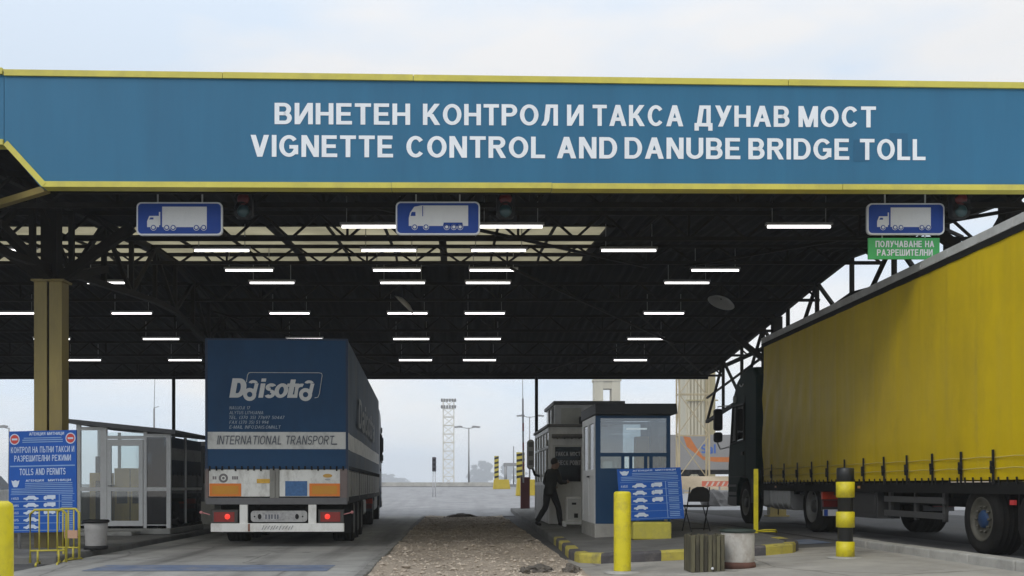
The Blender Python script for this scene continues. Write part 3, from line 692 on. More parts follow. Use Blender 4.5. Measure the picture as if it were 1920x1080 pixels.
# ---------------------------------------------------------------- hanging lorry signs, green sign, lane signals
def lorry_polys(kind):
    W_, B_ = [], []
    if kind == 'conventional':
        W_ += [[(.30, .24), (.82, .24), (.82, .86), (.30, .86)], [(.125, .24), (.265, .24), (.265, .58), (.15, .58), (.125, .42)], [(.262, .30), (.278, .30), (.278, .70), (.262, .70)]]
        B_ += [[(.15, .47), (.20, .47), (.20, .53), (.165, .53)]]
        wh = (.20, .355, .43, .70, .785)
    else:
        W_ += [[(.155, .26), (.86, .26), (.86, .88), (.30, .88), (.22, .84), (.17, .66), (.155, .5)]]
        B_ += [[(.175, .56), (.235, .56), (.235, .68), (.19, .68)], [(.315, .55), (.325, .55), (.325, .86), (.315, .86)], [(.56, .25), (.80, .25), (.79, .36), (.57, .36)]]
        wh = (.225, .36, .605, .69, .765)
    return W_, B_, wh
def lorry_sign(px0, px1, py0, py1, y, kind, label):
    A, B_ = at(px0, py1, y), at(px1, py0, y); w_, h_ = B_.x - A.x, B_.z - A.z
    r = thing('lorry_sign', label, 'sign', ((A.x + B_.x) / 2, y, A.z), group='blue lorry signs under the canopy edge')
    x0 = -w_ / 2
    mb = MB(); mb.prism(rrect(x0, x0 + w_, 0, h_, .07), lambda u, v: (u, 0, v), lambda u, v: (u, .05, v)); mb.build('backing', sign_white, r)
    mb = MB(); mb.prism(rrect(x0 + .022, x0 + w_ - .022, .022, h_ - .022, .055), lambda u, v: (u, -.004, v), lambda u, v: (u, .01, v)); mb.build('panel', sign_blue, r)
    Wp, Bp, wh = lorry_polys(kind)
    fn = lambda lift: (lambda u, v: (x0 + u * w_, -lift, v * h_))
    mb = MB(); mb.flat(Wp, fn(.008)); hw = .031 * w_ * .95
    for cx in wh:
        mb.flat([disc(cx, .225, .036, 18, .036 * w_ / h_)], fn(.012)); mb.flat([disc(cx, .225, .030, 18, .030 * w_ / h_)], fn(.016), m=1)
        mb.flat([disc(cx, .225, .019, 14, .019 * w_ / h_)], fn(.020))
    mb.flat(Bp, fn(.012), m=1)
    mb.build('pictogram', [sign_white, sign_blue], r)
    mb = MB()
    for x in (x0 + w_ * .24, x0 + w_ * .76): mb.tube([(x, .03, h_ - .02), (x, .03, 5.9 - A.z)], .012, 6)
    mb.build('hanger', grey_metal, r)
lorry_sign(256, 417, 379, 441, 14.55, 'conventional', 'blue sign with long nosed white lorry hanging above the blue lorry lane')
lorry_sign(742, 900, 378, 440, 14.55, 'cabover', 'blue sign with flat nosed white lorry, white rimmed, hanging at the middle')
lorry_sign(1626, 1771, 381, 440, 14.75, 'conventional', 'blue sign with white lorry hanging above the green sign and yellow lorry')
def green_sign():
    y = 14.75; A, B_ = at(1628, 486, y), at(1762, 446, y); w_, h_ = B_.x - A.x, B_.z - A.z
    r = thing('green_sign', 'green sign with white lettering hanging under the lorry sign at right', 'sign', ((A.x + B_.x) / 2, y, A.z))
    mb = MB(); mb.box(-w_ / 2, w_ / 2, 0, .03, 0, h_); mb.build('panel', sign_green, r, bevel=.004)
    mb = MB(); text_xz(mb, 'ПОЛУЧАВАНЕ НА', -w_ * .40, w_ * .42, h_ * .56, h_ * .86, 0, t=.2); text_xz(mb, 'РАЗРЕШИТЕЛНИ', -w_ * .38, w_ * .40, h_ * .16, h_ * .46, 0, t=.2)
    mb.build('lettering', sign_white, r)
    mb = MB()
    for x in (-w_ * .3, w_ * .3): mb.tube([(x, .015, h_), (x, .015, h_ + .1)], .01, 6)
    mb.build('hanger', grey_metal, r)
green_sign()
def signal(px, label):
    y = 14.6; A, B_ = at(px - 17, 408, y), at(px + 17, 360, y); w_, h_ = B_.x - A.x, B_.z - A.z
    r = thing('traffic_light', label, 'traffic light', ((A.x + B_.x) / 2, y, A.z), group='unlit lane signals under the canopy edge')
    mb = MB(); mb.prism(rrect(-w_ / 2, w_ / 2, 0, h_, .06), lambda u, v: (u, 0, v), lambda u, v: (u, .12, v)); mb.build('housing', black_m, r)
    for z, mt in ((h_ * .74, M('dim red lens', (.16, .02, .02), .3)), (h_ * .27, M('dim green lens', (.015, .05, .055), .3))):
        mb = MB(); mb.lathe([(0, -.03), (.05, -.026), (.085, -.012), (.09, .001)], (0, 0, z), 'y', 20, caps=False); l = mb.build('lens', mt, r)
        mb = MB(); n = 10
        vs = [(.1 * math.cos(R(180 * i / n)), yy, z + .1 * math.sin(R(180 * i / n))) for yy in (.0, -.12) for i in range(n + 1)]
        mb.add(vs, [(i, i + 1, n + 2 + i, n + 1 + i) for i in range(n)]); mb.build('visor', black_m, r)
    mb = MB(); mb.tube([(0, .06, h_ - .01), (0, .06, 5.8 - A.z)], .02, 8); mb.build('hanger', steel_dark, r)
signal(456, 'dark unlit signal lamp beside the lorry sign above the blue lorry')
signal(948, 'dark unlit signal lamp beside the middle lorry sign')
signal(1802, 'dark unlit signal lamp beside the lorry sign over the green sign')

# ---------------------------------------------------------------- lorries
def wheel(parent, x, y, r, w, side, rimmat, hubmat, name='wheel', dish_=.10):
    """side -1: outer face towards -X."""
    mb = MB(); h = w / 2
    mb.lathe([(r * .62, -h * .9), (r * .80, -h), (r * .93, -h * .95), (r * .985, -h * .78), (r, -h * .4), (r, h * .4), (r * .985, h * .78), (r * .93, h * .95), (r * .8, h), (r * .62, h * .9)], (x, y, r), 'x', 40, caps=False)
    for k in range(5):
        xx = x - h * .7 + k * h * .35
        mb.lathe([(r * 1.0, xx - .012 - x), (r * 1.008, xx - .01 - x), (r * 1.008, xx + .06 * w - x), (r, xx + .065 * w - x)], (x, y, r), 'x', 40, caps=False)
    t = mb.build(name, rubber, parent)
    s = side
    mb = MB()
    prof = [(r * .63, s * h * .92), (r * .60, s * h * .96), (r * .56, s * h * .80), (r * .53, s * (h * .8 - dish_)), (r * .40, s * (h * .8 - dish_ * 1.15)), (r * .30, s * (h * .8 - dish_ * .8)), (0.0001, s * (h * .8 - dish_ * .8))]
    mb.lathe(prof, (x, y, r), 'x', 32, caps=False)
    for k in range(10):
        a = 2 * math.pi * k / 10; cx = x + s * (h * .8 - dish_ * .8)
        mb.tube([(cx, y + r * .36 * math.cos(a), r + r * .36 * math.sin(a)), (cx + s * .04, y + r * .36 * math.cos(a), r + r * .36 * math.sin(a))], .018, 6)
    mb.build('rim', rimmat, t)
    mb = MB()
    mb.lathe([(r * .26, s * (h * .8 - dish_)), (r * .25, s * (h * .8 + .0)), (r * .2, s * (h * .8 + .02)), (0.0001, s * (h * .8 + .025))], (x, y, r), 'x', 24, caps=False)
    mb.build('hub', hubmat, t)

rim_grey = M('rim grey', (.20, .20, .19), .5, .2, dirt=((.12, .11, .09), .7, 8))
rim_pale = M('rim pale', (.085, .08, .062), .65, 0, dirt=((.03, .028, .022), .8, 6))
hub_blue = M('hub blue', (.006, .036, .11), .65, dirt=((.05, .08, .12), .5, 12))
hub_dark = M('hub dark', (.05, .05, .05), .5)
def tractor(loc, paint, name, label, emblem=False, plate=True, rz=0, mirror_out=.30):
    r = thing(name, label, 'lorry', loc, rz)
    # cab shell: side profile (y forward, z up), swept over the width with rounded flanks
    prof = [(0.0, 1.0), (0.0, 3.40), (.25, 3.62), (.70, 3.66), (1.2, 3.60), (1.65, 3.42), (1.95, 3.12), (2.08, 2.86), (2.16, 2.6), (2.36, 1.70), (2.44, 1.35), (2.46, .62), (2.36, .40), (1.62, .40), (1.62, .66), (1.52, .92), (1.30, 1.07), (1.0, 1.10), (.72, 1.05), (.52, .9), (.42, .66), (.36, 1.0)]
    low = [(0.0, 1.0), (0.0, 1.96), (2.30, 1.96)] + prof[9:]
    rear = [(0.0, 1.955), (0.0, 2.85), (.93, 2.85), (.93, 1.955)]
    top = [(0.0, 2.845)] + prof[1:7] + [(2.085, 2.845)]
    mb = MB(); cy, cz = 1.2, 2.0
    secs = [(-1.25, .955), (-1.235, .985), (-1.16, 1.0), (1.16, 1.0), (1.235, .985), (1.25, .955)]
    for pr in (low, rear, top):
        n = len(pr); vs = []
        for x, s in secs:
            for y, z in pr: vs.append((x, cy + (y - cy) * s, z if z < .5 else cz + (z - cz) * s))
        fs = [(k * n + i, k * n + (i + 1) % n, (k + 1) * n + (i + 1) % n, (k + 1) * n + i) for k in range(len(secs) - 1) for i in range(n)]
        fs += [list(range(n))[::-1], [(len(secs) - 1) * n + i for i in range(n)]]
        mb.add(vs, fs)
    for s in (-1, 1): mb.bar((s * 1.17, 2.24, 1.94), (s * 1.15, 2.03, 2.87), .07, .10)
    body = mb.build('cab', paint, r, bevel=.012)
    for s in (-1, 1):
        X = s * 1.252
        mb = MB(); mb.prism([(.98, 2.02), (2.02, 1.98), (1.86, 2.78), (.98, 2.78)], lambda u, v: (X, u, v), lambda u, v: (X + s * .012, u, v), 0); mb.build('side_window', glass_m, r)
        mb = MB()
        pts = [(.93, 1.97), (2.09, 1.92), (1.9, 2.83), (.93, 2.83)]
        for a, b in zip(pts, pts[1:] + pts[:1]): mb.bar((X + s * .008, a[0], a[1]), (X + s * .008, b[0], b[1]), .03, .06, up=(1, 0, 0))
        mb.bar((X + s * .01, 1.62, 1.95), (X + s * .01, 1.58, 2.82), .02, .045, up=(1, 0, 0))
        mb.build('window_frame', black_m, r)
        mb = MB(); mb.box(X, X + s * .01, .90, .915, 1.08, 3.0); mb.box(X, X + s * .01, .92, 2.2, 1.10, 1.115); mb.box(X, X + s * .03, 1.0, 1.18, 1.62, 1.70); mb.build('door_seam', black_m, r)
        # lower step panel and front bumper corner
        mb = MB(); mb.box(X - s * .03, X + s * .012, 1.62, 2.42, .42, .62); mb.box(X - s * .1, X + s * .005, 1.66, 2.4, .66, .74); mb.box(X - s * .1, X + s * .005, 1.66, 2.42, .86, .92); mb.build('step', M('step grey', (.10, .10, .10), .6), r)
        mb = MB(); mb.box(X - s * .02, X + s * .02, .0, .36, .5, 1.05); mb.build('fender', black_m, r)
        # mirrors on their arm
        mb = MB(); mx = X + s * mirror_out
        mb.tube([(X, 2.15, 2.88), (mx, 2.25, 2.86), (mx, 2.25, 2.78)], .018, 6); mb.tube([(X, 2.28, 1.86), (mx - s * .08, 2.3, 1.80), (mx, 2.27, 1.95), (mx, 2.25, 2.1)], .018, 6); mb.build('mirror_arm', grey_metal if s < 0 else black_m, r)
        mb = MB(); mb.prism(rrect(mx - .105, mx + .105, 2.26, 2.80, .06), lambda u, v: (u, 2.17, v), lambda u, v: (u, 2.30, v)); mb.prism(rrect(mx - .10, mx + .10, 1.97, 2.22, .06), lambda u, v: (u, 2.17, v), lambda u, v: (u, 2.30, v)); mb.build('mirror', black_m, r, bevel=.015)
        # bright wind fairing behind the mirror, and cab lamp
        mb = MB(); mb.lathe([(0.001, -.04), (.09, -.03), (.11, 0), (.09, .03), (0.001, .04)], (X + s * .01, 1.75, 3.0), 'x', 14); mb.build('sun_fairing', M('pale fairing', (.30, .31, .30), .35), r)
    if emblem:
        mb = MB(); mb.tube([(-1.262, 1.18 + .15 * math.cos(R(a)), 3.33 + .07 * math.sin(R(a))) for a in range(200, 345, 16)], .012, 6); mb.build('emblem', sign_white, r)
    mb = MB(); mb.prism([(2.285, 1.965), (2.297, 1.965), (2.10, 2.84), (2.088, 2.84)], lambda u, v: (-1.11, u, v), lambda u, v: (1.11, u, v)); mb.build('windscreen', glass_m, r)
    mb = MB(); mb.box(-1.15, 1.15, 1.98, 2.30, 2.70, 2.86); mb.build('sun_visor', black_m, r, bevel=.03)
    for s in (-1, 1):
        mb = MB(); mb.box(s * .75, s * 1.2, 2.44, 2.50, .72, .92); mb.build('headlight', M('headlight glass', (.7, .72, .74), .1), r, bevel=.03)
    mb = MB(); mb.box(-.9, .9, 2.43, 2.475, 1.0, 1.6); mb.build('grille', black_m, r)
    # chassis
    mb = MB()
    for s in (-1, 1): mb.box(s * .38, s * .46, -4.35, 2.2, .75, 1.02)
    mb.box(-1.0, 1.0, -4.38, -4.30, .70, .98); mb.box(-1.15, 1.15, -.35, -.03, .6, 1.3); mb.box(-.6, .6, -4.0, -2.9, 1.02, 1.14)
    mb.build('chassis', chassis_m, r)
    for s in (-1, 1):
        mb = MB(); mb.prism(rrect(-.30, .30, .40, 1.02, .12), lambda u, v: (s * .93 + u, -.95, v), lambda u, v: (s * .93 + u, -2.3, v))
        for k in range(4): yy = -1.1 - k * .34; mb.prism(rrect(-.312, .312, .388, 1.032, .12), lambda u, v: (s * .93 + u, yy, v), lambda u, v: (s * .93 + u, yy - .05, v))
        mb.build('fuel_tank', alu, r)
        mb = MB(); mb.prism(rrect(-.28, .28, .42, 1.04, .06), lambda u, v: (s * .93 + u, -.42, v), lambda u, v: (s * .93 + u, -.84, v)); mb.build('battery_box', grey_metal, r)
        mb = MB(); nn = 12; ro = .60
        for x0, x1 in ((s * .66, s * 1.24),):
            vs = [(x, -3.5 + rr * math.cos(R(20 + 140 * i / nn)), .5 + rr * math.sin(R(20 + 140 * i / nn))) for rr in (ro, ro + .03) for x in (x0, x1) for i in range(nn + 1)]
            q = nn + 1
            mb.add(vs, [(i, i + 1, q + i + 1, q + i) for i in range(nn)] + [(2 * q + i, 2 * q + i + 1, 3 * q + i + 1, 3 * q + i) for i in range(nn)] + [(q + i, q + i + 1, 3 * q + i + 1, 3 * q + i) for i in range(nn)])
        mb.box(s * .66, s * 1.24, -4.12, -4.09, .42, .75); mb.build('mudguard', M('mudguard', (.06, .06, .065), .5), r)
        mb = MB(); mb.box(s * .80, s * 1.25, -4.20, -4.13, .64, .78); mb.build('tail_light', M('tail light red', (.62, .06, .02), .35), r)
        mb = MB(); mb.box(s * .82, s * 1.23, -4.19, -4.13, .50, .62); mb.build('lower_lens', M('dark red lens', (.16, .012, .010), .3), r)
    if plate:
        mb = MB(); mb.box(-1.22, -.80, -4.19, -4.125, .33, .45); mb.build('number_plate', sign_white, r)
        mb = MB(); mb.box(-1.22, -1.15, -4.196, -4.19, .332, .448); mb.build('plate_band', sign_blue, r)
    for s in (-1, 1):
        wheel(r, s * 1.07, 1.02, .50, .30, s, rim_grey, hub_dark)
        wheel(r, s * .95, -3.5, .50, .56, s, rim_grey, hub_dark, dish_=.16)
    return r
green_paint = M('dark green cab paint', (.003, .022, .018), .6, var=.08, spec=.12, dirt=((.006, .020, .016), .4, 2))
tractor((8.05, 23.2, .25), green_paint, 'tractor_unit', 'dark green lorry cab with black mirrors in front of the yellow trailer', emblem=True)

yellow_cloth = M('yellow curtain cloth', (.63, .455, .003), .45, var=.08, scale=.9, dirt=((.46, .33, .006), .6, 1.4), streak=2.5, spec=.3, bump=.1, bscale=6)
def yellow_trailer():
    r = thing('curtain_trailer', 'yellow curtain sided trailer standing in the right lane under the canopy', 'trailer', (8.05, 22.6, .25))
    Lg, H, zb = 13.6, 4.15, .95; hx = 1.275
    mb = MB(); mb.box(-hx + .06, hx - .06, -Lg + .05, -.05, 1.12, H - .12); mb.build('load_body', M('inner board', (.3, .25, .1), .8), r)
    for s in (-1, 1):
        mb = MB(); nx, nz = 330, 46; vs = []
        for j in range(nz + 1):
            for i in range(nx + 1):
                y = -.08 - (Lg - .16) * i / nx; z = zb + .02 + (H - .19 - zb) * j / nz; k = (z - zb) / (H - zb)
                wv = .5 + .5 * noise.noise(Vector((y * .35, z * .3, 5 * s)))
                fold = noise.noise(Vector((y * 2.6 + .5 * noise.noise(Vector((y * .6, z, 0))), z * .32, s))) * .016 * (1.3 - abs(k - .45))
                fold += noise.noise(Vector((y * 7, z * .5, 3 + s))) * .005
                front = clamp(1 - (-y) / 3.6)
                dg = math.sin((y * 1.0 + z * .55) * 9 + 2 * noise.noise(Vector((y * .8, z * .8, 1)))) * .014 * front * clamp(k * 4) * clamp((1 - k) * 2)
                belly = -.02 * math.sin(math.pi * ((-y) % .82) / .82) * clamp(1 - k * 6)
                bulge = .035 * math.sin(math.pi * k) * wv
                rib = .005 * (max(0, 1 - abs(((-y - .75) % .82) - .41) / .05) + max(0, 1 - abs((z % .62) - .31) / .06))
                vs.append((s * (hx + bulge + rib + fold * wv * 1.6 + dg + belly + .012), y, z))
        mb.add(vs, [(j * (nx + 1) + i, j * (nx + 1) + i + 1, (j + 1) * (nx + 1) + i + 1, (j + 1) * (nx + 1) + i) for j in range(nz) for i in range(nx)], smooth=True)
        mb.build('curtain', yellow_cloth, r)
        mb = MB(); mb.box(s * (hx - .03), s * (hx + .035), -Lg, 0, H - .205, H - .122); mb.build('curtain_rail', chassis_m, r)
        mb = MB(); mb.box(s * (hx - .1), s * (hx + .045), -Lg, 0, H - .12, H)
        for q in range(17): mb.box(s * (hx + .045), s * (hx + .052), -.4 - q * .82, -.34 - q * .82, H - .115, H - .01)
        mb.build('roof_rail', M('pale roof rail', (.52, .52, .50), .55, var=.15, dirt=((.30, .29, .26), .6, 3)), r, bevel=.01)
        mb = MB(); mb.box(s * (hx - .06), s * (hx + .005), -Lg, 0, zb - .16, zb - .01); mb.build('side_rail', chassis_m, r)
    for i in range(16):
        y = -.75 - i * .82; x = -hx - .035
        mb = MB(); j = random.uniform(-.01, .01)
        mb.bar((x - .01, y + j, zb + .40), (x - .005, y, zb - .04), .045, .012, up=(1, 0, 0))
        mb.bar((x - .028, y + .006 + j, zb + .26), (x - .022, y + .004, zb + .10), .028, .03, up=(1, 0, 0)); mb.box(x - .035, x, y - .035, y + .035, zb + .15, zb + .19)
        mb.build('strap', black_m, r)
    mb = MB()
    for i in range(64):
        y = -.2 - i * .21; mb.bar((-hx - .025, y, zb + .055), (-hx - .015, y, zb - .04), .022, .015, up=(1, 0, 0))
    mb.build('hook_row', black_m, r)
    mb = MB()
    for z in (.16, .30):
        pts = [(-hx - .03 - .008 * (i % 2), -.1 - 13.4 * i / 33, zb + z + (.012 if i % 2 else 0)) for i in range(34)]
        mb.tube(pts, .007, 5)
    mb.build('seal_cable', M('curtain cord', (.55, .45, .12), .6), r)
    mb = MB(); mb.box(-hx, hx, -.05, .06, .98, H - .01); mb.build('headboard', chassis_m, r, bevel=.03)
    mb = MB(); mb.box(-hx + .1, hx - .1, -Lg + .02, -.02, H - .12, H - .06); mb.build('roof_sheet', white_paint, r)
    mb = MB(); mb.box(-hx, hx, -Lg - .06, -Lg, zb, H - .01); mb.build('rear_door', white_paint, r, bevel=.01)
    mb = MB()
    for s in (-1, 1): mb.box(s * .45, s * .58, -Lg, -.3, .58, .92)
    for k in range(12): mb.box(-hx + .08, hx - .08, -.8 - k * 1.1, -.72 - k * 1.1, .72, .92)
    mb.box(-1.2, 1.2, -Lg - .02, -Lg + .1, .5, .62); mb.build('chassis', chassis_m, r)
    mb = MB(); mb.box(-1.22, -.85, -6.0, -4.9, .36, .86); mb.box(-1.215, -1.225, -5.9, -5.0, .43, .80); mb.build('tool_box', M('dark box', (.035, .035, .035), .55), r, bevel=.02)
    for s in (-1, 1):
        mb = MB(); mb.box(s * .95, s * 1.05, -2.6, -2.45, .12, .9); mb.box(s * .85, s * 1.12, -2.72, -2.33, .06, .12); mb.build('support_leg', chassis_m, r)
        mb = MB()
        for z in (.42, .64): mb.box(s * 1.20, s * 1.235, -8.3, -6.3, z, z + .09)
        for y in (-8.2, -7.3, -6.4): mb.box(s * 1.14, s * 1.19, y - .04, y + .04, .38, .9)
        mb.build('side_guard', M('guard rail grey', (.06, .06, .06), .5), r)
    for i, y in enumerate((-9.32, -10.63, -11.94)):
        for s in (-1, 1):
            wheel(r, s * 1.06, y, .46, .38, s, rim_pale, hub_blue, dish_=.02)
        mb = MB(); mb.tube([(-1, y, .46), (1, y, .46)], .07, 10); mb.build('axle', chassis_m, r)
    for y in (-.9, -5.4, -10.15):
        mb = MB(); mb.box(-hx - .012, -hx + .02, y - .05, y + .05, .66 if y < -9 else zb - .10, .72 if y < -9 else zb - .06); mb.build('side_marker', M('marker red', (.6, .05, .05), .3) if y < -9 else M('marker amber', (.6, .3, .1), .3), r)
    for y in (-10.15, -11.46):
        mb = MB(); mb.box(-1.2, -.9, y - .02, y + .02, .35, .9); mb.build('mud_flap', black_m, r)
yellow_trailer()

blue_cloth = M('blue tarpaulin', (.013, .060, .140), .6, var=.12, scale=1.2, dirt=((.012, .040, .085), .7, 1.0), streak=2, spec=.25, bump=.1, bscale=5)
tarp_white = M('white tarpaulin band', (.62, .62, .585), .55, var=.1, dirt=((.25, .25, .24), .7, 3))
board_white = M('drop side white', (.74, .74, .70), .5, var=.12, dirt=((.27, .25, .21), .85, 3.2), streak=2)
board_grey = M('drop side grey', (.24, .235, .21), .55, var=.12, dirt=((.10, .09, .08), .7, 3), streak=2)
orange_m = M('orange reflector plate', (.72, .20, .015), .45, var=.08)
amber_m = M('amber plate field', (.60, .26, .012), .45, var=.08)
def blue_trailer():
    RX, RY = -3.265, 18.5
    r = thing('tarpaulin_trailer', 'blue tarpaulin trailer with white band seen from behind in the left lane', 'trailer', (RX, RY, 0), R(2.0))
    K = 103.5
    X = lambda px: (px - CX) / K - RX
    Z = lambda py: CH + (CY - py) / K
    Lg, hx = 13.6, 1.275; zt, zb = Z(636), Z(879)
    bands = [zb, Z(842), Z(810), zt]
    # tarpaulin: rear, sides, roof in one mesh, white band as second material
    mb = MB(); ny = 90
    for k, (z0, z1) in enumerate(zip(bands, bands[1:])):
        m = 1 if k == 1 else 0; nz = 3 if k < 2 else 26
        def px_(s, y, z):
            kk = (z - zb) / (zt - zb)
            wob = .012 * noise.noise(Vector((y * .9, z * 1.2, s))) + .02 * noise.noise(Vector((y * .35, z * .4, 7))) + (.010 * math.sin(y * 5 + z * 3) * noise.noise(Vector((y * .5, z, 3))))
            return (s * (hx + wob * clamp(y * 3) * clamp((Lg - y) * 3) * clamp((1 - kk) * 12)), y, z)
        for s in (-1, 1):
            vs = [px_(s, Lg * i / ny, z0 + (z1 - z0) * j / nz) for j in range(nz + 1) for i in range(ny + 1)]
            mb.add(vs, [(j * (ny + 1) + i, j * (ny + 1) + i + 1, (j + 1) * (ny + 1) + i + 1, (j + 1) * (ny + 1) + i) for j in range(nz) for i in range(ny)], m or 2, True)
        nx = 30
        def py_(x, z, y0, sg):
            kk = (z - zb) / (zt - zb); e = clamp((hx - abs(x)) * 4) * clamp((1 - kk) * 6)
            return (x, y0 - sg * e * (.012 * noise.noise(Vector((x * 1.3, z * 1.1, 2))) + .01), z)
        for y0, sg in ((0, 1), (Lg, -1)):
            vs = [py_(-hx + 2 * hx * i / nx, z0 + (z1 - z0) * j / nz, y0, sg) for j in range(nz + 1) for i in range(nx + 1)]
            mb.add(vs, [(j * (nx + 1) + i, j * (nx + 1) + i + 1, (j + 1) * (nx + 1) + i + 1, (j + 1) * (nx + 1) + i) for j in range(nz) for i in range(nx)], m, True)
    vs = [(-hx + 2 * hx * i / 6, Lg * j / 20, zt + (.02 * math.sin(math.pi * i / 6) * math.sin(math.pi * j / 20))) for j in range(21) for i in range(7)]
    mb.add(vs, [(j * 7 + i, j * 7 + i + 1, (j + 1) * 7 + i + 1, (j + 1) * 7 + i) for j in range(20) for i in range(6)])
    tarp = mb.build('tarpaulin', [blue_cloth, tarp_white, M('dusty tarpaulin', (.045, .078, .125), .65, var=.25, scale=1.5, spec=.3, dirt=((.11, .115, .12), .8, 1.2), streak=2.5, bump=.2, bscale=4)], r)
    mb = MB()                                                     # seams of the rear tarpaulin at the corners
    for s in (-1, 1): mb.box(s * (hx - .03), s * (hx + .012), -.012, .03, zb - .02, zt + .01)
    mb.box(-hx, hx, -.014, .03, zt - .02, zt + .012); mb.build('corner_seam', M('tarpaulin edge', (.012, .03, .07), .6), r)
    lift = .026
    # company mark: slanted lettering, wheels in the letters a, lorry outline round it
    mb = MB(); f = lambda u, v, e: (u, -lift - e, v)
    z0, z1 = Z(746), Z(710); capz = z1 - z0
    def seg(s_, a, b, t=.25):
        lay(mb, word(s_, t, .07, .16), lambda u, v, e: (X(a) + (X(b) - X(a)) * u, -lift - e, z0 + capz * v))
    seg('D', 431, 463, .27); seg('i', 485, 500, .22); seg('s', 497, 518, .2); seg('o', 515, 541, .2); seg('t', 538, 560, .2); seg('r', 551, 570, .2)
    for cx in (469, 573):                                         # the two letters a stand on wheels
        c, cz = X(cx), Z(740)
        lay(mb, ring(c, cz, .118, .07, 24), lambda u, v, e: (u, -lift - .003, v))
        w_ = .068; lean = .16 * .30
        lay(mb, [[(c + .045, cz), (c + .045 + w_, cz), (c + .045 + w_ + lean, cz + .20), (c + .045 + lean, cz + .20)]], lambda u, v, e: (u, -lift - .0035, v))
        top = []
        for i in range(8):
            q0, q1 = R(15 + 150 * i / 8), R(15 + 150 * (i + 1) / 8); ox, oz = c + .065, cz + .195
            top.append([(ox + .085 * math.cos(q0), oz + .065 * math.sin(q0)), (ox + .085 * math.cos(q1), oz + .065 * math.sin(q1)), (ox + .030 * math.cos(q1), oz + .012 * math.sin(q1)), (ox + .030 * math.cos(q0), oz + .012 * math.sin(q0))])
        lay(mb, top, lambda u, v, e: (u, -lift - .004, v))
    pts = [(463, 717), (465, 704), (467, 700), (471, 699), (598, 699), (603, 700), (604, 704), (599, 738), (596, 745), (590, 746)]
    for a, b in zip(pts, pts[1:]): mb.bar((X(a[0]), -lift, Z(a[1])), (X(b[0]), -lift, Z(b[1])), .008, .028, up=(0, 1, 0))
    mb.build('company_lettering', M('tarpaulin print', (.60, .61, .60), .6, var=.08), tarp)
    # address lines (small, slanted)
    mb = MB()
    for i, (s_, x1) in enumerate((('NAUJOJI 17', 470), ('ALYTUS LITHUANIA', 494), ('TEL. (370 35) 77697 50447', 534), ('FAX (370 35) 51 994', 504), ('E-MAIL INFO.DAIS.OMN.LT', 527))):
        zz = Z(768 + i * 9); lay(mb, word(s_, .13, .14, .2), lambda u, v, e: (X(431) + (X(x1) - X(431)) * u, -lift - e, zz + .058 * v))
    mb.build('address_lettering', M('faded print', (.36, .42, .47), .6, var=.2), tarp)
    mb = MB(); g = M('dark print', (.10, .11, .13), .6, var=.2)
    for s_, a, b in (('INTERNATIONAL', 408, 528), ('TRANSPORT', 537, 627)):
        lay(mb, word(s_, .13, .14, .18), lambda u, v, e: (X(a) + (X(b) - X(a)) * u, -lift - e, Z(833.5) + (Z(817) - Z(833.5)) * v))
    mb.box(X(622), X(632), -lift - .001, -lift + .001, Z(834), Z(831.5)); mb.build('band_lettering', g, tarp)
    mb = MB()                                                     # large faded print on the side sheet
    lay(mb, word('Daisotra', .2, .07, .16), lambda u, v, e: (hx + .045 + e, 2.6 + 7.2 * u, 2.35 + .62 * v))
    mb.build('side_lettering', M('faded side print', (.30, .32, .34), .7, var=.25), tarp)
    # tie hooks along the hem
    mb = MB()
    for i in range(22):
        x = -1.2 + 2.4 * i / 21; mb.bar((x, -.03, zb + .05), (x + random.uniform(-.01, .01), -.03, zb - .035 * random.random() - .01), .03, .012, up=(0, 1, 0))
    for i in range(40):
        y = .2 + 13.2 * i / 39
        for s in (-1, 1): mb.bar((s * (hx + .03), y, zb + .05), (s * (hx + .03), y, zb - .05), .012, .03, up=(0, 1, 0))
    mb.build('hem_hooks', chassis_m, r)
    # rear drop boards
    for a, b in ((393, 506), (524, 637)):
        mb = MB(); mb.box(X(a), X(b), -.012, .03, Z(931), Z(880.5)); mb.box(X(a) + .01, X(b) - .01, -.016, -.012, Z(907) - .004, Z(907) + .004)
        bd = mb.build('tail_board', board_white, r, bevel=.008)
    def plate(a, b, y0, y1, mt, nm, lift_=.020): mb = MB(); mb.box(X(a), X(b), -lift_, -.012, Z(y1), Z(y0)); return mb.build(nm, mt, r)
    for a, b in ((394, 453), (580, 637)):
        o = plate(a, b, 906.5, 930.5, orange_m, 'reflector_plate'); mb = MB(); mb.box(X(a + 5), X(b - 5), -.024, -.02, Z(926.5), Z(911)); mb.build('field', amber_m, o)
    plate(535, 576, 902, 930, M('faded blue notice', (.05, .14, .32), .6, var=.25, scale=25), 'notice')
    plate(482, 507, 898, 906, M('yellow sticker', (.62, .36, .04), .5, var=.2, scale=12), 'sticker', .019)
    mb = MB(); mb.flat([disc(X(420), Z(896.5), .083, 20)], lambda u, v: (u, -.018, v)); mb.flat(ring(X(420), Z(896.5), .045, .02, 14), lambda u, v: (u, -.019, v), 1); mb.build('round_badge', [M('badge grey', (.16, .15, .15), .5), board_white], r)
    mb = MB()
    for a in (400, 404, 436, 440, 444): mb.box(X(a), X(a + 3), -.018, -.012, Z(899), Z(893))
    mb.build('badge_mark', M('badge dark', (.2, .18, .18), .6), r)
    mb = MB(); mb.flat([disc(X(614), Z(892), .085, 18, .035)], lambda u, v: (u, -.018, v)); mb.flat([disc(X(614), Z(899), .05, 14, .018)], lambda u, v: (u, -.018, v), 1); mb.build('oval_badge', [M('badge ochre', (.55, .32, .06), .5), M('badge pale', (.4, .4, .4), .5)], r)
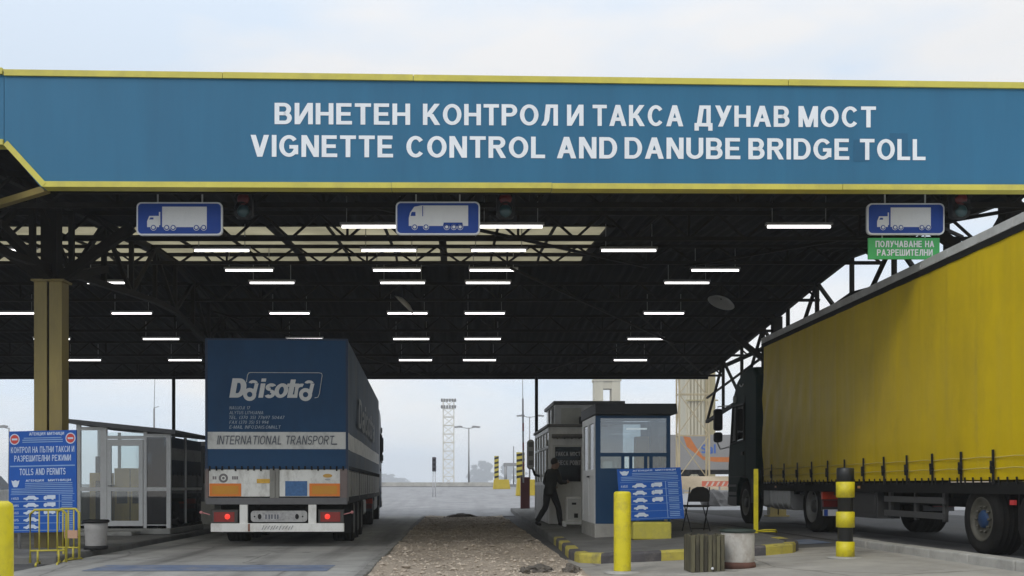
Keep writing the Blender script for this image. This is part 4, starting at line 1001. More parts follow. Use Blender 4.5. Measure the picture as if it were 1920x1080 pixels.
    mb = MB(); mb.box(X(506) + .004, X(524) - .004, -.03, .02, Z(934), Z(879)); mb.box(X(513), X(517), -.045, -.03, Z(932), Z(882)); mb.build('centre_post', board_grey, r, bevel=.008)
    for a, b in ((387, 393), (637, 651)):
        mb = MB(); mb.box(X(a) + .002, X(b) - .004, -.025, .04, Z(934), Z(879)); mb.build('corner_post', M('corner post', (.17, .13, .12), .6, dirt=((.09, .07, .06), .6, 5)), r, bevel=.006)
    mb = MB(); mb.box(-hx, hx, -.03, .08, Z(946), Z(933)); mb.build('rear_sill', M('sill grey', (.13, .13, .135), .6, dirt=((.06, .055, .05), .6, 4)), r, bevel=.01)
    # side boards with posts
    for s in (-1, 1):
        for k in range(4):
            y0 = .06 + k * 3.39; mb = MB(); mb.box(s * (hx - .03), s * (hx + .008), y0, y0 + 3.28, Z(932), zb - .02)
            for z in (Z(915), Z(898)): mb.box(s * (hx + .008), s * (hx + .014), y0 + .05, y0 + 3.2, z - .006, z + .006)
            for q in range(1, 4): mb.box(s * (hx + .008), s * (hx + .02), y0 + q * .82 - .02, y0 + q * .82 + .02, Z(930), zb - .03)
            mb.build('side_board', board_grey, r)
        mb = MB(); mb.box(s * (hx - .05), s * (hx + .012), .05, Lg, Z(944), Z(933)); mb.build('side_rail', chassis_m, r)
        mb = MB()
        for k in range(5): y0 = .0 + k * 3.39; mb.box(s * (hx - .03), s * (hx + .02), y0 - .005, y0 + .055, Z(940), zb)
        mb.build('side_post', M('post grey', (.14, .13, .12), .6), r)
    # chassis, axles, wheels
    mb = MB()
    for s in (-1, 1): mb.box(s * .42, s * .56, .12, Lg - .3, .58, Z(946))
    for k in range(12): mb.box(-1.2, 1.2, .4 + k * 1.1, .5 + k * 1.1, .78, .86)
    mb.box(-1.15, 1.15, .75, .80, .30, .80); mb.build('chassis', chassis_m, r)
    for y in (2.2, 3.51, 4.82):
        for s in (-1, 1): wheel(r, s * 1.05, y, .49, .42, s, rim_grey, hub_dark, dish_=.04)
        mb = MB(); mb.tube([(-1, y, .49), (1, y, .49)], .07, 10); mb.build('axle', chassis_m, r)
    for s in (-1, 1):
        mb = MB(); mb.box(s * .72, s * 1.24, 1.45, 1.47, .22, .78); mb.build('mud_flap', black_m, r)
        mb = MB(); mb.prism(rrect(-.28, .28, .42, .82, .08), lambda u, v: (s * .94 + u, 6.2, v), lambda u, v: (s * .94 + u, 7.2, v)); mb.build('tool_box', M('tool box grey', (.40, .40, .38), .5), r)
        mb = MB(); mb.box(s * .95, s * 1.05, 10.9, 11.05, .12, .9); mb.box(s * .85, s * 1.12, 10.8, 11.15, .06, .12); mb.build('support_leg', chassis_m, r)
    # underrun bar with lamps and plate
    mb = MB(); mb.box(X(397), X(645), -.05, .05, Z(997), Z(981)); bump_ = mb.build('bumper', white_paint, r, bevel=.008)
    mb = MB()
    sx = [492, 497, 503, 508, 513, 518, 524, 530, 536, 541, 546]
    for i, a in enumerate(sx): mb.bar((X(a), -.053, Z(993.5 - (i % 3))), (X(a + 4), -.053, Z(985 + (i % 2))), .006, .022, up=(0, 1, 0))
    mb.build('bumper_marks', M('worn dark print', (.16, .16, .17), .6), bump_)
    mb = MB(); mb.box(X(466), X(470), -.054, -.05, Z(996), Z(982)); mb.build('rust_patch', M('rust', (.25, .12, .08), .8), bump_)
    for a in (450, 578):
        mb = MB(); mb.box(X(a), X(a + 15), -.02, .04, Z(983), Z(946)); mb.build('bumper_bracket', white_paint, r, bevel=.006)
    mb = MB(); mb.prism(rrect(X(471), X(576), Z(978.5), Z(957.5), .06), lambda u, v: (u, -.02, v), lambda u, v: (u, .0, v)); mb.build('plate_holder', M('plate holder', (.40, .40, .39), .5, dirt=((.16, .16, .16), .8, 9)), r)
    mb = MB(); mb.box(X(484), X(556), -.024, -.02, Z(976), Z(961)); pl = mb.build('number_plate', M('dirty plate', (.36, .36, .36), .5, var=.35, scale=14), r)
    mb = MB()
    for a in (498, 504, 509, 515, 520): mb.box(X(a), X(a + 2.6), -.026, -.024, Z(973), Z(964.5))
    mb.build('characters', M('plate characters', (.09, .10, .13), .6), pl)
    mb = MB()
    for a in (487.5, 557): mb.flat([disc(X(a), Z(968.5), .034, 14, .05)], lambda u, v: (u, -.028, v))
    for a in (478, 567.5): mb.flat([disc(X(a), Z(968.5), .016, 10)], lambda u, v: (u, -.0225, v))
    mb.build('plate_lamps', black_m, r)
    glow = MEmit('lit tail lamp', (1.0, .05, .03), .6)
    for a, b, lit in ((399, 447, 428), (597, 644, 614)):
        mb = MB(); mb.box(X(a), X(b), -.04, .04, Z(981), Z(957)); mb.box(X(a) - .01, X(b) + .01, -.045, .03, Z(957), Z(955.5)); h = mb.build('tail_light', M('lamp housing dark', (.05, .045, .04), .4), r, bevel=.008)
        mb = MB(); mb.box(X(a + 4), X(b - 6), -.048, -.04, Z(978), Z(960)); mb.build('red_lens', M('red lens dark', (.25, .02, .015), .25), h)
        mb = MB(); mb.lathe([(0.0001, -.060), (.032, -.056), (.05, -.049)], (X(lit), 0, Z(968.5)), 'y', 18, caps=False); mb.build('lit_lens', glow, h)
    for s in (-1, 1):
        mb = MB(); mb.lathe([(0, -.02), (.028, -.01), (.03, .02)], (s * 1.36, .0, .66), 'y', 12, caps=False); mb.tube([(s * 1.2, 0.0, .62), (s * 1.36, .01, .66)], .012, 6); mb.build('marker_lamp', M('marker lens pink', (.6, .25, .25), .3), r)
blue_trailer()
tractor((-3.265 - 14.25 * math.sin(R(2)), 18.5 + 14.25 * math.cos(R(2)), 0), M('blue cab paint', (.03, .06, .12), .45, var=.06), 'tractor_unit', 'lorry cab hidden ahead of the blue tarpaulin trailer, its mirror just showing', plate=False, rz=R(2), mirror_out=-.04)

# ---------------------------------------------------------------- booths
booth_grey = M('booth grey sheet', (.62, .62, .61), .5, var=.06, dirt=((.22, .215, .20), .5, 3), streak=3)
booth_blue = M('booth blue sheet', (.012, .060, .145), .5, var=.08, spec=.3, dirt=((.012, .045, .10), .5, 2), streak=2)
dark_in = M('dark interior', (.012, .012, .013), .8)
tan_in = M('tan wood and reflection', (.62, .40, .13), .6, var=.25, scale=3, streak=4)  # desk wood, and the tan reflection imitated behind the glass booth's panes
def left_cabin():
    y = 21.6; z0 = .30
    X = lambda px: px2x(px, y); Z = lambda py: py2z(py, y)
    xl, xr = X(143), X(319); yb = 24.3
    r = thing('glass_booth', 'glass fronted booth with white frame and sloping roof beside the blue lorry', 'booth', ((xl + xr) / 2, y, .12)); o = r.location
    nb = lambda: MB(o)
    mb = nb(); mb.box(xl - .5, xr + .05, y - .15, yb, .12, .24); mb.box(xl + .1, X(268), y - .75, y - .16, .115, .20); mb.build('base', conc_light, r, bevel=.02)
    mb = nb(); mb.box(xl, xr, y, yb, .24, z0 - .0)
    mb.build('floor', dark_in, r)
    # roof, pitched down to the right
    rz = lambda x: 2.44 - .21 * (x - xl) / (xr - xl)
    mb = nb(); mb.prism([(xl - .16, rz(xl) + .02), (xr + .18, rz(xr) - .01), (xr + .18, rz(xr) + .08), (xl - .16, rz(xl) + .11)], lambda u, v: (u, y - .25, v), lambda u, v: (u, yb + .15, v)); mb.build('roof', M('booth roof grey', (.15, .15, .155), .6, var=.1), r)
    mb = nb()
    zs = Z(917)
    def post(a, b, top=None, d=.06, bot=None):
        xa, xb = X(a), X(b); mb.add([(xa, y - .003, bot or z0 - .06), (xb, y - .003, bot or z0 - .06), (xb, y - .003, top or rz(xb)), (xa, y - .003, top or rz(xa)), (xa, y + d, bot or z0 - .06), (xb, y + d, bot or z0 - .06), (xb, y + d, top or rz(xb)), (xa, y + d, top or rz(xa))], [(0, 1, 2, 3), (7, 6, 5, 4), (0, 4, 5, 1), (1, 5, 6, 2), (2, 6, 7, 3), (3, 7, 4, 0)])
    post(143, 151); post(188, 200); post(269, 275); post(312, 320)
    for a, b in ((151, 188), (275, 312)):
        mb.box(X(a), X(b), y, y + .05, zs - .04, zs + .04); mb.box(X(a), X(b), y, y + .05, z0 - .06, z0 + .02); mb.box(X(a), X(b), y, y + .05, rz(X(b)) - .07, rz(X(b)))
    mb.box(X(200), X(269), y, y + .05, Z(823), Z(817)); mb.box(X(200), X(269), y, y + .05, z0 - .06, z0 - .02)
    for yy in (y + 1.3,):
        mb.box(xr - .05, xr, yy - .03, yy + .03, z0, rz(xr)); mb.box(xl, xl + .05, yy - .03, yy + .03, z0, rz(xl))
    mb.box(xr - .05, xr, y + .06, yb, z0 - .06, z0); mb.box(xr - .05, xr, y + .06, yb, zs - .03, zs + .03)
    mb.build('frame', white_frame, r)
    mb = nb()
    xa, xb = X(201), X(268)
    mb.box(xa, xa + .085, y - .012, y + .035, z0 - .01, Z(824)); mb.box(xb - .085, xb, y - .012, y + .035, z0 - .01, Z(824))
    mb.box(xa + .085, xb - .085, y - .012, y + .035, Z(836), Z(824)); mb.box(xa + .085, xb - .085, y - .012, y + .035, z0 - .01, z0 + .10); mb.box(xa + .085, xb - .085, y - .012, y + .035, zs - .045, zs + .035)
    d = mb.build('door', white_frame, r)
    mb = nb(); mb.tube([(xa + .04, y - .02, zs + .07), (xa + .04, y - .06, zs + .07), (xa + .15, y - .06, zs + .07)], .012, 6); mb.build('handle', grey_metal, d)
    mb = nb(); mb.box(xa + .085, xb - .085, y + .008, y + .014, z0 + .10, Z(836)); mb.build('pane', glass_m, d)
    for a, b in ((151, 188), (275, 312)):
        for za, zb_ in ((z0 + .02, zs - .04), (zs + .04, rz(X(b)) - .07)):
            mb = nb(); mb.box(X(a), X(b), y + .02, y + .026, za, zb_); mb.build('window', glass_m if a < 200 else glass_dark, r)
    mb = nb(); mb.box(X(201), X(268), y + .02, y + .026, Z(817), rz(X(268)) - .02); mb.build('transom', glass_m, r)
    for za, zb_ in ((z0, zs - .03), (zs + .03, rz(xr) - .05)):
        mb = nb(); mb.box(xr - .03, xr - .024, y + .06, y + 1.27, za, zb_); mb.box(xr - .03, xr - .024, y + 1.33, yb, za, zb_); mb.build('side_window', glass_dark, r)
    # interior: back wall, tan blocks added to imitate the reflection in the panes, papers
    mb = nb(); mb.box(xl, xr - .06, yb - .05, yb, z0, 1.0); mb.box(xl, xl + .03, y + .06, yb - .05, z0, 1.0); mb.box(xl, xl + .06, yb - .06, yb, 1.0, 2.4); mb.box(X(232), X(238), yb - .06, yb, 1.0, 2.3); mb.build('back_wall', M('booth inner wall', (.45, .44, .42), .8), r)
    mb = nb(); mb.box(xl + .06, xr - .1, yb - .03, yb - .024, 1.0, 2.25); mb.build('rear_window', glass_m, r)
    mb = nb(); mb.box(X(152), X(187), y + .5, y + .9, z0, 1.42); mb.box(X(201), X(268), y + .45, y + .9, z0, 1.52); mb.build('tan_reflection', tan_in, r)
    mb = nb()
    for a in (206, 236): mb.box(X(a), X(a + 20), y + .435, y + .45, .76, 1.02)
    mb.box(X(164), X(174), y + .482, y + .5, .35, 1.25); mb.box(X(178), X(181), y + .482, y + .5, .35, 1.25); mb.box(X(230.5), X(232), y + .44, y + .45, z0, 1.5); mb.build('reflection_gap', dark_in, r)
    mb = nb(); mb.box(X(246), X(262), y + .5, y + .8, 1.52, 1.60); mb.box(X(160), X(180), y + .6, y + .8, 1.42, 1.78); mb.build('papers', M('dark files', (.12, .10, .10), .7), r)
    mb = nb(); mb.box(X(271), X(314), y + .5, y + .54, z0, 2.0); mb.build('dark_blind', dark_in, r)
    mb = nb(); mb.box(X(276), X(299), y + .035, y + .04, Z(850), Z(822)); mb.build('notice', sign_white, r)
    mb = nb(); mb.box(X(276), X(296), y + .12, y + .42, z0, z0 + .22); mb.build('carton', M('cardboard', (.42, .36, .16), .8), r, bevel=.01)
left_cabin()
def dark_booth():
    y = 27.0; xl, xr = px2x(346, y), px2x(402, y)
    r = thing('dark_booth', 'dark booth half hidden behind the blue trailer on its left', 'booth', ((xl + xr) / 2, y, .12)); o = r.location
    mb = MB(o); mb.box(xl, xr, y, y + 2.4, .72, 2.18); mb.build('wall', M('booth dark', (.06, .063, .068), .5, dirt=((.1, .1, .1), .5, 3)), r)
    mb = MB(o); mb.box(xl - .12, xr + .12, y - .15, y + 2.5, 2.19, 2.30); mb.build('roof', M('booth roof pale', (.22, .22, .23), .5), r)
    mb = MB(o); mb.box(xl + .1, xl + .42, y - .012, y, 1.2, 2.0); mb.box(xl + .5, xr - .05, y - .012, y, 1.2, 2.0); mb.build('window', glass_dark, r)
    mb = MB(o); mb.box(xl + .12, xl + .36, y - .016, y - .0125, 1.25, 1.9); mb.build('blind', M('pale blind', (.22, .26, .27), .7), r)
    mb = MB(o); mb.box(xl - .02, xr + .02, y - .04, y + 2.4, .12, .715); mb.build('base', conc_light, r, bevel=.01)
dark_booth()

def blue_booth():
    y = 18.7; X = lambda px: px2x(px, y); Z = lambda py: py2z(py, y)
    xl, xr = X(1117), X(1257); yb = y + 1.95; zb = Z(982); zt = Z(779)
    zi = gz(3.2, y) + .15
    r = thing('blue_booth', 'blue toll booth with dark roof slab on the traffic island', 'booth', ((xl + xr) / 2, y, zi)); o = r.location; nb = lambda: MB(o)
    mb = nb(); mb.box(xl - .02, xr + .02, y - .03, yb + .03, zi - .06, zb - .002); mb.build('base', conc_light, r, bevel=.015)
    # walls with real openings
    w0, w1 = X(1126), X(1250); zA0, zA1 = Z(849), Z(784); zB0, zB1 = Z(878), Z(856)
    mb = nb()
    mb.box(xl, w0, y, y + .05, zb, zt); mb.box(w1, xr, y, y + .05, zb, zt)
    mb.box(w0, w1, y, y + .05, zb, zB0); mb.box(w0, w1, y, y + .05, zB1, zA0); mb.box(w0, w1, y, y + .05, zA1, zt)
    for a in (1165, 1180, 1208, 1218): mb.box(X(a), X(a + 6), y + .003, y + .045, zB0, zB1)
    mb.box(xr - .05, xr, y + .05, yb, zb, zB0); mb.box(xr - .05, xr, y + .05, y + .2, zB0, zt); mb.box(xr - .05, xr, yb - .2, yb, zB0, zt); mb.box(xr - .05, xr, y + .2, yb - .2, zA1, zt)
    mb.box(xl, xr, yb - .05, yb, zb, zB0); mb.box(xl, xl + .15, yb - .05, yb, zB0, zt); mb.box(xr - .2, xr - .05, yb - .05, yb, zB0, zt); mb.box(xl + .15, xr - .2, yb - .05, yb, zA1, zt)
    mb.build('wall', booth_blue, r)
    mb = nb(); mb.box(w0, w1, y + .02, y + .026, zA0, zA1); mb.build('window', MGlass('booth glass', (.62, .68, .72), .88), r)
    mb = nb(); mb.box(w0, w1, y + .02, y + .026, zB0, zB1); mb.build('lower_window', glass_m, r)
    mb = nb(); mb.box(xr - .03, xr - .024, y + .2, yb - .2, zB0, zA1); mb.box(xl + .15, xr - .2, yb - .03, yb - .024, zB0, zA1); mb.build('side_window', glass_m, r)
    # white side door (left flank)
    mb = nb()
    for a, b in ((y + .055, y + .2), (y + .95, y + 1.05), (yb - .16, yb - .05)): mb.box(xl - .012, xl + .04, a, b, zb, zt)
    for a, b in ((zb, zb + .12), (1.32, 1.44), (zt - .12, zt)): mb.box(xl - .010, xl + .038, y + .2, y + .95, a, b); mb.box(xl - .010, xl + .038, y + 1.05, yb - .16, a, b)
    mb.box(xl, xl + .03, y + .2, y + .95, zb + .12, 1.32)
    mb.box(xl, xl + .03, y + 1.05, yb - .16, zb + .12, 1.32)
    d = mb.build('door', white_frame, r)
    mb = nb(); mb.box(xl + .01, xl + .016, y + .2, y + .95, 1.44, zt - .12); mb.box(xl + .01, xl + .016, y + 1.05, yb - .16, 1.44, zt - .12); mb.build('pane', glass_m, d)
    mb = nb(); mb.box(xl - .05, xl - .012, y + .85, y + .93, 1.30, 1.33); mb.build('handle', black_m, d)
    # roof slab with sloping apron
    zr = Z(757)
    mb = nb(); mb.prism([(y - .16, zt + .02), (yb + .1, zt + .02), (yb + .1, zr), (y - .06, zr)], lambda u, v: (xl - .02, u, v), lambda u, v: (xr + .10, u, v)); mb.build('roof', M('booth roof dark', (.035, .037, .04), .55, var=.15), r, bevel=.01)
    mb = nb(); mb.box(xl + .05, xr - .06, y + .06, yb - .06, zb, zb + .03); mb.build('floor', dark_in, r)
    mb = nb(); mb.box(xl + .2, xr - .2, y + .1, y + .5, zb + .03, 1.22); mb.box(X(1215), X(1240), y + 1.2, y + 1.5, zb + .03, 2.1); mb.build('desk', tan_in, r)
    mb = nb(); mb.box(X(1190), X(1230), y + .9, y + .94, 2.22, 2.25); mb.build('lamp', MEmit('weak lamp', (1, .97, .9), .8), r)
blue_booth()

def grey_booth():
    y = 25.0; X = lambda px: px2x(px, y); Z = lambda py: py2z(py, y)
    xl, xr = X(1030), X(1135); yb = 29.4; zi = gz(2.6, y) + .15; zt = Z(799)
    r = thing('grey_booth', 'grey toll booth with dark lettered window on the island behind the blue booth', 'booth', ((xl + xr) / 2, y, zi)); o = r.location; nb = lambda: MB(o)
    w0, w1, wz0, wz1 = X(1038), X(1092), Z(903), Z(838)
    mb = nb()
    mb.box(xl, w0, y, y + .05, zi, zt - .02); mb.box(w1, xr, y, y + .05, zi, zt - .02); mb.box(w0, w1, y, y + .05, zi, wz0); mb.box(w0, w1, y, y + .05, wz1, zt - .02)
    mb.box(xr - .05, xr, y + .05, yb, zi, zt - .02); mb.box(xl + .05, xr - .05, yb - .05, yb, zi, zt - .02)
    zs = Z(907)
    mb.box(xl, xl + .05, y + .05, yb, zi, zs)
    mb.build('wall', booth_grey, r)
    mb = nb()
    for k in range(6):
        yy = y + .05 + (yb - .1 - y) * k / 5; mb.box(xl - .015, xl + .045, yy - (.0 if k == 0 else .05), yy + .05, zs, zt - .02)
    for a, b in ((zs - .04, zs + .05), (Z(840) - .0, Z(840) + .06), (zt - .12, zt - .03)): mb.box(xl - .02, xl + .04, y + .05, yb, a, b)
    for k in range(6):
        yy = y + .05 + (yb - .1 - y) * k / 5; mb.box(xl - .008, xl, yy, yy + .06, zi, zs - .04)
    mb.build('frame', white_frame, r)
    mb = nb(); mb.box(xl + .01, xl + .016, y + .1, yb - .05, zs + .05, zt - .12); mb.build('side_window', glass_dark, r)
    mb = nb()
    for a, b, c, d in ((w0 - .03, w0 + .035, wz0 - .03, wz1 + .05), (w1 - .035, w1 + .03, wz0 - .03, wz1 + .05)): mb.box(a, b, y - .02, y + .03, c, d)
    mb.box(w0, w1, y - .018, y + .028, wz1, wz1 + .05); mb.box(w0, w1, y - .018, y + .028, wz0 - .04, wz0); mb.build('window_frame', M('pale frame', (.5, .5, .48), .5), r)
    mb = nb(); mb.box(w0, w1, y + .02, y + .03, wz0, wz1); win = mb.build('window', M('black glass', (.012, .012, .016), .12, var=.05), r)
    mb = nb(); text_xz(mb, 'ТАКСА МОСТ', X(1042), X(1088), Z(855), Z(847), y + .02, t=.22); text_xz(mb, 'CHECK POINT', X(1042), X(1089), Z(872), Z(863), y + .02, t=.22); mb.build('lettering', M('window lettering', (.42, .42, .44), .6), win)
    mb = nb(); mb.box(xl - .06, xr + .06, y - .06, yb + .06, zt - .018, zt + .05); mb.build('roof', M('booth roof mid', (.12, .12, .12), .6), r, bevel=.01)
    mb = nb(); mb.tube([(w0 - .05, y - .07, Z(818)), (w1 + .05, y - .07, Z(818))], .05, 8)
    for k in range(9): xx = w0 + (w1 - w0) * k / 8; mb.lathe([(.0001, -.05), (.06, 0), (.0001, .05)], (xx, y - .07, Z(818) - .02 * (k % 2)), 'x', 8)
    mb.build('rolled_awning', M('rolled awning', (.14, .135, .13), .8, var=.3), r)
    # rounded box on the flank
    mb = nb(); yy = 27.8; bx = px2x(995, yy); mb.prism(rrect(bx - .09, bx + .10, py2z(880, yy), py2z(824, yy), .09), lambda u, v: (u, yy, v), lambda u, v: (u, yy + .22, v))
    bxo = mb.build('signal_box', M('pale plastic', (.5, .51, .5), .45), r, bevel=.02)
    mb = nb()
    for k in range(3): mb.box(bx - .05, bx + .06, yy - .006, yy, py2z(872 - k * 17, yy), py2z(863 - k * 17, yy))
    mb.build('louvre', M('louvre grey', (.2, .2, .2), .5), bxo)
    mb = nb(); mb.tube([(bx + .05, yy + .1, py2z(876, yy)), (bx + .12, yy + .1, py2z(890, yy)), (xl + .01, yy + .1, py2z(893, yy))], .035, 8); mb.build('bracket', black_m, r)
grey_booth()
def tall_cabin():
    y = 33.5; X = lambda px: px2x(px, y); Z = lambda py: py2z(py, y)
    xl, xr = X(1041), X(1168); yb = 37; zi = gz(4, y) + .15; zt = Z(752)
    r = thing('tall_cabin', 'taller grey cabin rising behind the grey and blue booths', 'cabin', ((xl + xr) / 2, y, zi)); o = r.location; nb = lambda: MB(o)
    w0, w1, a0, a1 = X(1052), X(1090), Z(800), Z(765)
    mb = nb(); mb.box(xl, w0, y, y + .06, zi, zt - .12); mb.box(w1, xr, y, y + .06, zi, zt - .12); mb.box(w0, w1, y, y + .06, zi, a0); mb.box(w0, w1, y, y + .06, a1, zt - .12)
    mb.box(xr - .06, xr, y + .06, yb, zi, zt - .12); mb.box(xl + .06, xr - .06, yb - .06, yb, zi, zt - .12); mb.box(xl, xl + .06, y + .06, yb, zi, a0); mb.box(xl, xl + .06, y + .06, yb, a1 + .1, zt - .12)
    mb.build('wall', booth_grey, r)
    mb = nb(); mb.box(w0, w1, y + .03, y + .04, a0, a1); mb.build('window', M('pale blind cloth', (.52, .52, .46), .7), r)
    mb = nb()
    for yy in (y + .1, y + 1.2, y + 2.3): mb.box(xl - .02, xl + .03, yy, yy + .12, a0, a1 + .1)
    mb.build('frame', white_frame, r)
    mb = nb(); mb.box(xl + .02, xl + .026, y + .06, yb - .06, a0, a1 + .1); mb.build('side_window', glass_dark, r)
    mb = nb(); mb.box(xl - .06, xr + .06, y - .08, yb + .05, zt - .118, zt); mb.build('roof', M('booth roof mid', (.12, .12, .12), .6), r, bevel=.015)
    mb = nb(); mb.box(X(1086), X(1094), y - .2, y, Z(795), Z(782)); mb.build('wall_lamp', black_m, r)
tall_cabin()

# ---------------------------------------------------------------- notice boards
def board(name, label, cat, y, pts_px, lines):
    """pts_px: bottom-left, bottom-right, top-right, top-left pixels; lines: list of (kind, args) in board units u (0..1), v (0..1 up)."""
    P_ = [at(px, py, y) for px, py in pts_px]; base = (P_[0] + P_[1]) / 2
    r = thing(name, label, cat, base); o = r.location
    def fn(u, v, e=0.):
        a = P_[0].lerp(P_[1], u); b = P_[3].lerp(P_[2], u); q = a.lerp(b, v); return (q.x, y - .004 - e, q.z)
    mb = MB(o); vs = [(p_.x, y, p_.z) for p_ in P_] + [(p_.x, y + .03, p_.z) for p_ in P_]
    mb.add(vs, [(0, 1, 2, 3), (7, 6, 5, 4), (0, 4, 5, 1), (1, 5, 6, 2), (2, 6, 7, 3), (3, 7, 4, 0)]); mb.build('panel', board_blue, r)
    mb = MB(o); ml = MB(o); mp = MB(o); mr = MB(o)
    for k, a in lines:
        if k == 'text': s_, u0, u1, v0, v1, t = a; lay(mb, word(s_, t, .1), lambda u, v, e: fn(u0 + (u1 - u0) * u, v0 + (v1 - v0) * v, e))
        elif k == 'rule': u0, u1, v0, v1 = a; ml.add([fn(u0, v0), fn(u1, v0), fn(u1, v1), fn(u0, v1)], [(0, 1, 2, 3)])
        elif k == 'pic':
            u0, u1, v0, v1 = a; h = v1 - v0
            q = [(0, .2), (.08, .2), (.1, .75), (.3, .95), (.34, .55), (.36, 1), (1, 1), (1, .2)] if (u0 * 97 % 1) > .4 else [(0, .2), (0, .5), (.2, .6), (.32, .95), (.72, .95), (.84, .6), (1, .5), (1, .2)]
            mp.add([fn(u0 + (u1 - u0) * u, v0 + h * v, .001) for u, v in q], [list(range(len(q)))])
            for c in (.22, .78): mp.add([fn(u0 + (u1 - u0) * (c + .1 * math.cos(i * .785)), v0 + h * (.18 + .17 * math.sin(i * .785)), .002) for i in range(8)], [list(range(8))])
        elif k == 'crest':
            u, v, s_ = a; q = [(-1, .7), (-.5, .5), (0, .75), (.5, .5), (1, .7), (.8, -.1), (.45, -.8), (-.45, -.8), (-.8, -.1)]
            mp.add([fn(u + s_ * x, v + s_ * .75 * z, .001) for x, z in q], [list(range(9))])
        elif k == 'roundel':
            u, v, ru, rv = a
            mp.add([fn(u + ru * math.cos(i * .3927), v + rv * math.sin(i * .3927), .001) for i in range(16)], [list(range(16))])
            mr.add([fn(u + ru * .82 * math.cos(i * .3927), v + rv * .82 * math.sin(i * .3927), .002) for i in range(16)], [list(range(16))], 0)
            mp.add([fn(u + ru * x, v + rv * z, .003) for x, z in ((-.55, -.16), (.55, -.16), (.55, .16), (-.55, .16))], [(0, 1, 2, 3)])
    pale = M('board print', (.50, .60, .78), .6, var=.06)
    mb.build('lettering', pale, r)
    if ml.v: ml.build('ruled_lines', M('board rule', (.22, .36, .62), .6), r)
    if mp.v: mp.build('pictogram', M('board pictogram', (.58, .66, .78), .6, var=.1), r)
    if mr.v: mr.build('roundel', red_m, r)
    return r, P_
def table(v0, v1, rows):
    out = []
    for i in range(rows + 1):
        v = v0 + (v1 - v0) * i / rows; out.append(('rule', (.03, .97, v - .003, v + .003)))
    for u in (.74, .745): out.append(('rule', (u, u + .006, v0, v1)))
    rnd = random.Random(3)
    for i in range(rows):
        a = v0 + (v1 - v0) * i / rows; h = (v1 - v0) / rows
        out += [('text', (('2 AXLES', 'BUS', '3 AXLES', 'CARS', '4 AXLES', '5 AXLES')[i % 6], .04, .15, a + h * .3, a + h * .62, .2))]
        out += [('pic', (.22, .44, a + h * .18, a + h * .85))]
        if i not in (0, 1): out += [('pic', (.50, .69, a + h * .2, a + h * .85))]
        for q in (.2, .45, .7): out += [('rule', (.78, .94, a + h * q, a + h * (q + .12)))]
    return out
hdr = [('text', ('АГЕНЦИЯ МИТНИЦИ', .30, .82, .955, .985, .2)), ('rule', (.20, .80, .905, .915)), ('rule', (.20, .80, .885, .894)), ('rule', (.22, .78, .925, .934)),
       ('roundel', (.085, .92, .075, .055)), ('roundel', (.915, .92, .075, .055)),
       ('text', ('КОНТРОЛ НА ПЪТНИ ТАКСИ И', .03, .97, .785, .845, .17)), ('text', ('РАЗРЕШИТЕЛНИ РЕЖИМИ', .08, .92, .70, .76, .17)), ('rule', (.02, .98, .648, .66)),
       ('text', ('TOLLS AND PERMITS', .16, .84, .565, .63, .18)),
       ('crest', (.10, .485, .06)), ('text', ('АГЕНЦИЯ', .25, .52, .50, .522, .2)), ('text', ('МИТНИЦИ', .58, .92, .50, .522, .2))] + \
      [('rule', (.24, .94, v, v + .008)) for v in (.48, .462, .444)] + [('rule', (.04, .95, v, v + .008)) for v in (.425, .405, .388)] + table(.02, .375, 5)
YS = 16.5
r, P_ = board('toll_sign', 'large blue tolls and permits board with red roundels before the ochre column', 'sign', YS, ((16, 999), (144, 997), (143, 806), (17, 809)), hdr)
mb = MB(r.location)
for x in (P_[0].x + .15, P_[1].x - .15): mb.tube([(x, YS + .06, .12), (x, YS + .06, P_[3].z - .1)], .028, 8)
mb.build('post', grey_metal, r)
small = [('crest', (.11, .92, .075)), ('text', ('АГЕНЦИЯ', .24, .55, .945, .975, .2)), ('text', ('МИТНИЦИ', .60, .92, .945, .975, .2))] + \
        [('rule', (.23, .93, v, v + .014)) for v in (.90, .872)] + [('rule', (.05, .95, v, v + .012)) for v in (.835, .805, .775)] + table(.03, .74, 5)
YB2 = 17.4
r, P_ = board('toll_sign', 'smaller tilted blue toll board standing on a yellow block in front of the blue booth', 'sign', YB2, ((1164, 977), (1283, 972), (1276, 876), (1157, 880)), small)
mb = MB(r.location); mb.tube([(P_[0].x + .3, YB2 + .08, py2z(977, YB2) - .02), (P_[0].x + .3, YB2 + .07, py2z(890, YB2))], .03, 8); mb.tube([(P_[1].x - .3, YB2 + .08, py2z(977, YB2) - .02), (P_[1].x - .3, YB2 + .07, py2z(890, YB2))], .03, 8); mb.build('post', grey_metal, r)
xa, xb = px2x(1186, YB2), px2x(1258, YB2); zi = gz(3.2, YB2) + .14
mb = MB(((xa + xb) / 2, YB2 + .1, zi)); mb.box(xa, xb, YB2 - .06, YB2 + .30, zi, py2z(978.5, YB2)); tag(mb.build('concrete_block', M('block yellow', (.52, .46, .07), .75, var=.12, scale=4, dirt=((.3, .27, .1), .6, 5), bump=.2), bevel=.025), 'yellow painted concrete block under the tilted blue toll board', 'block')

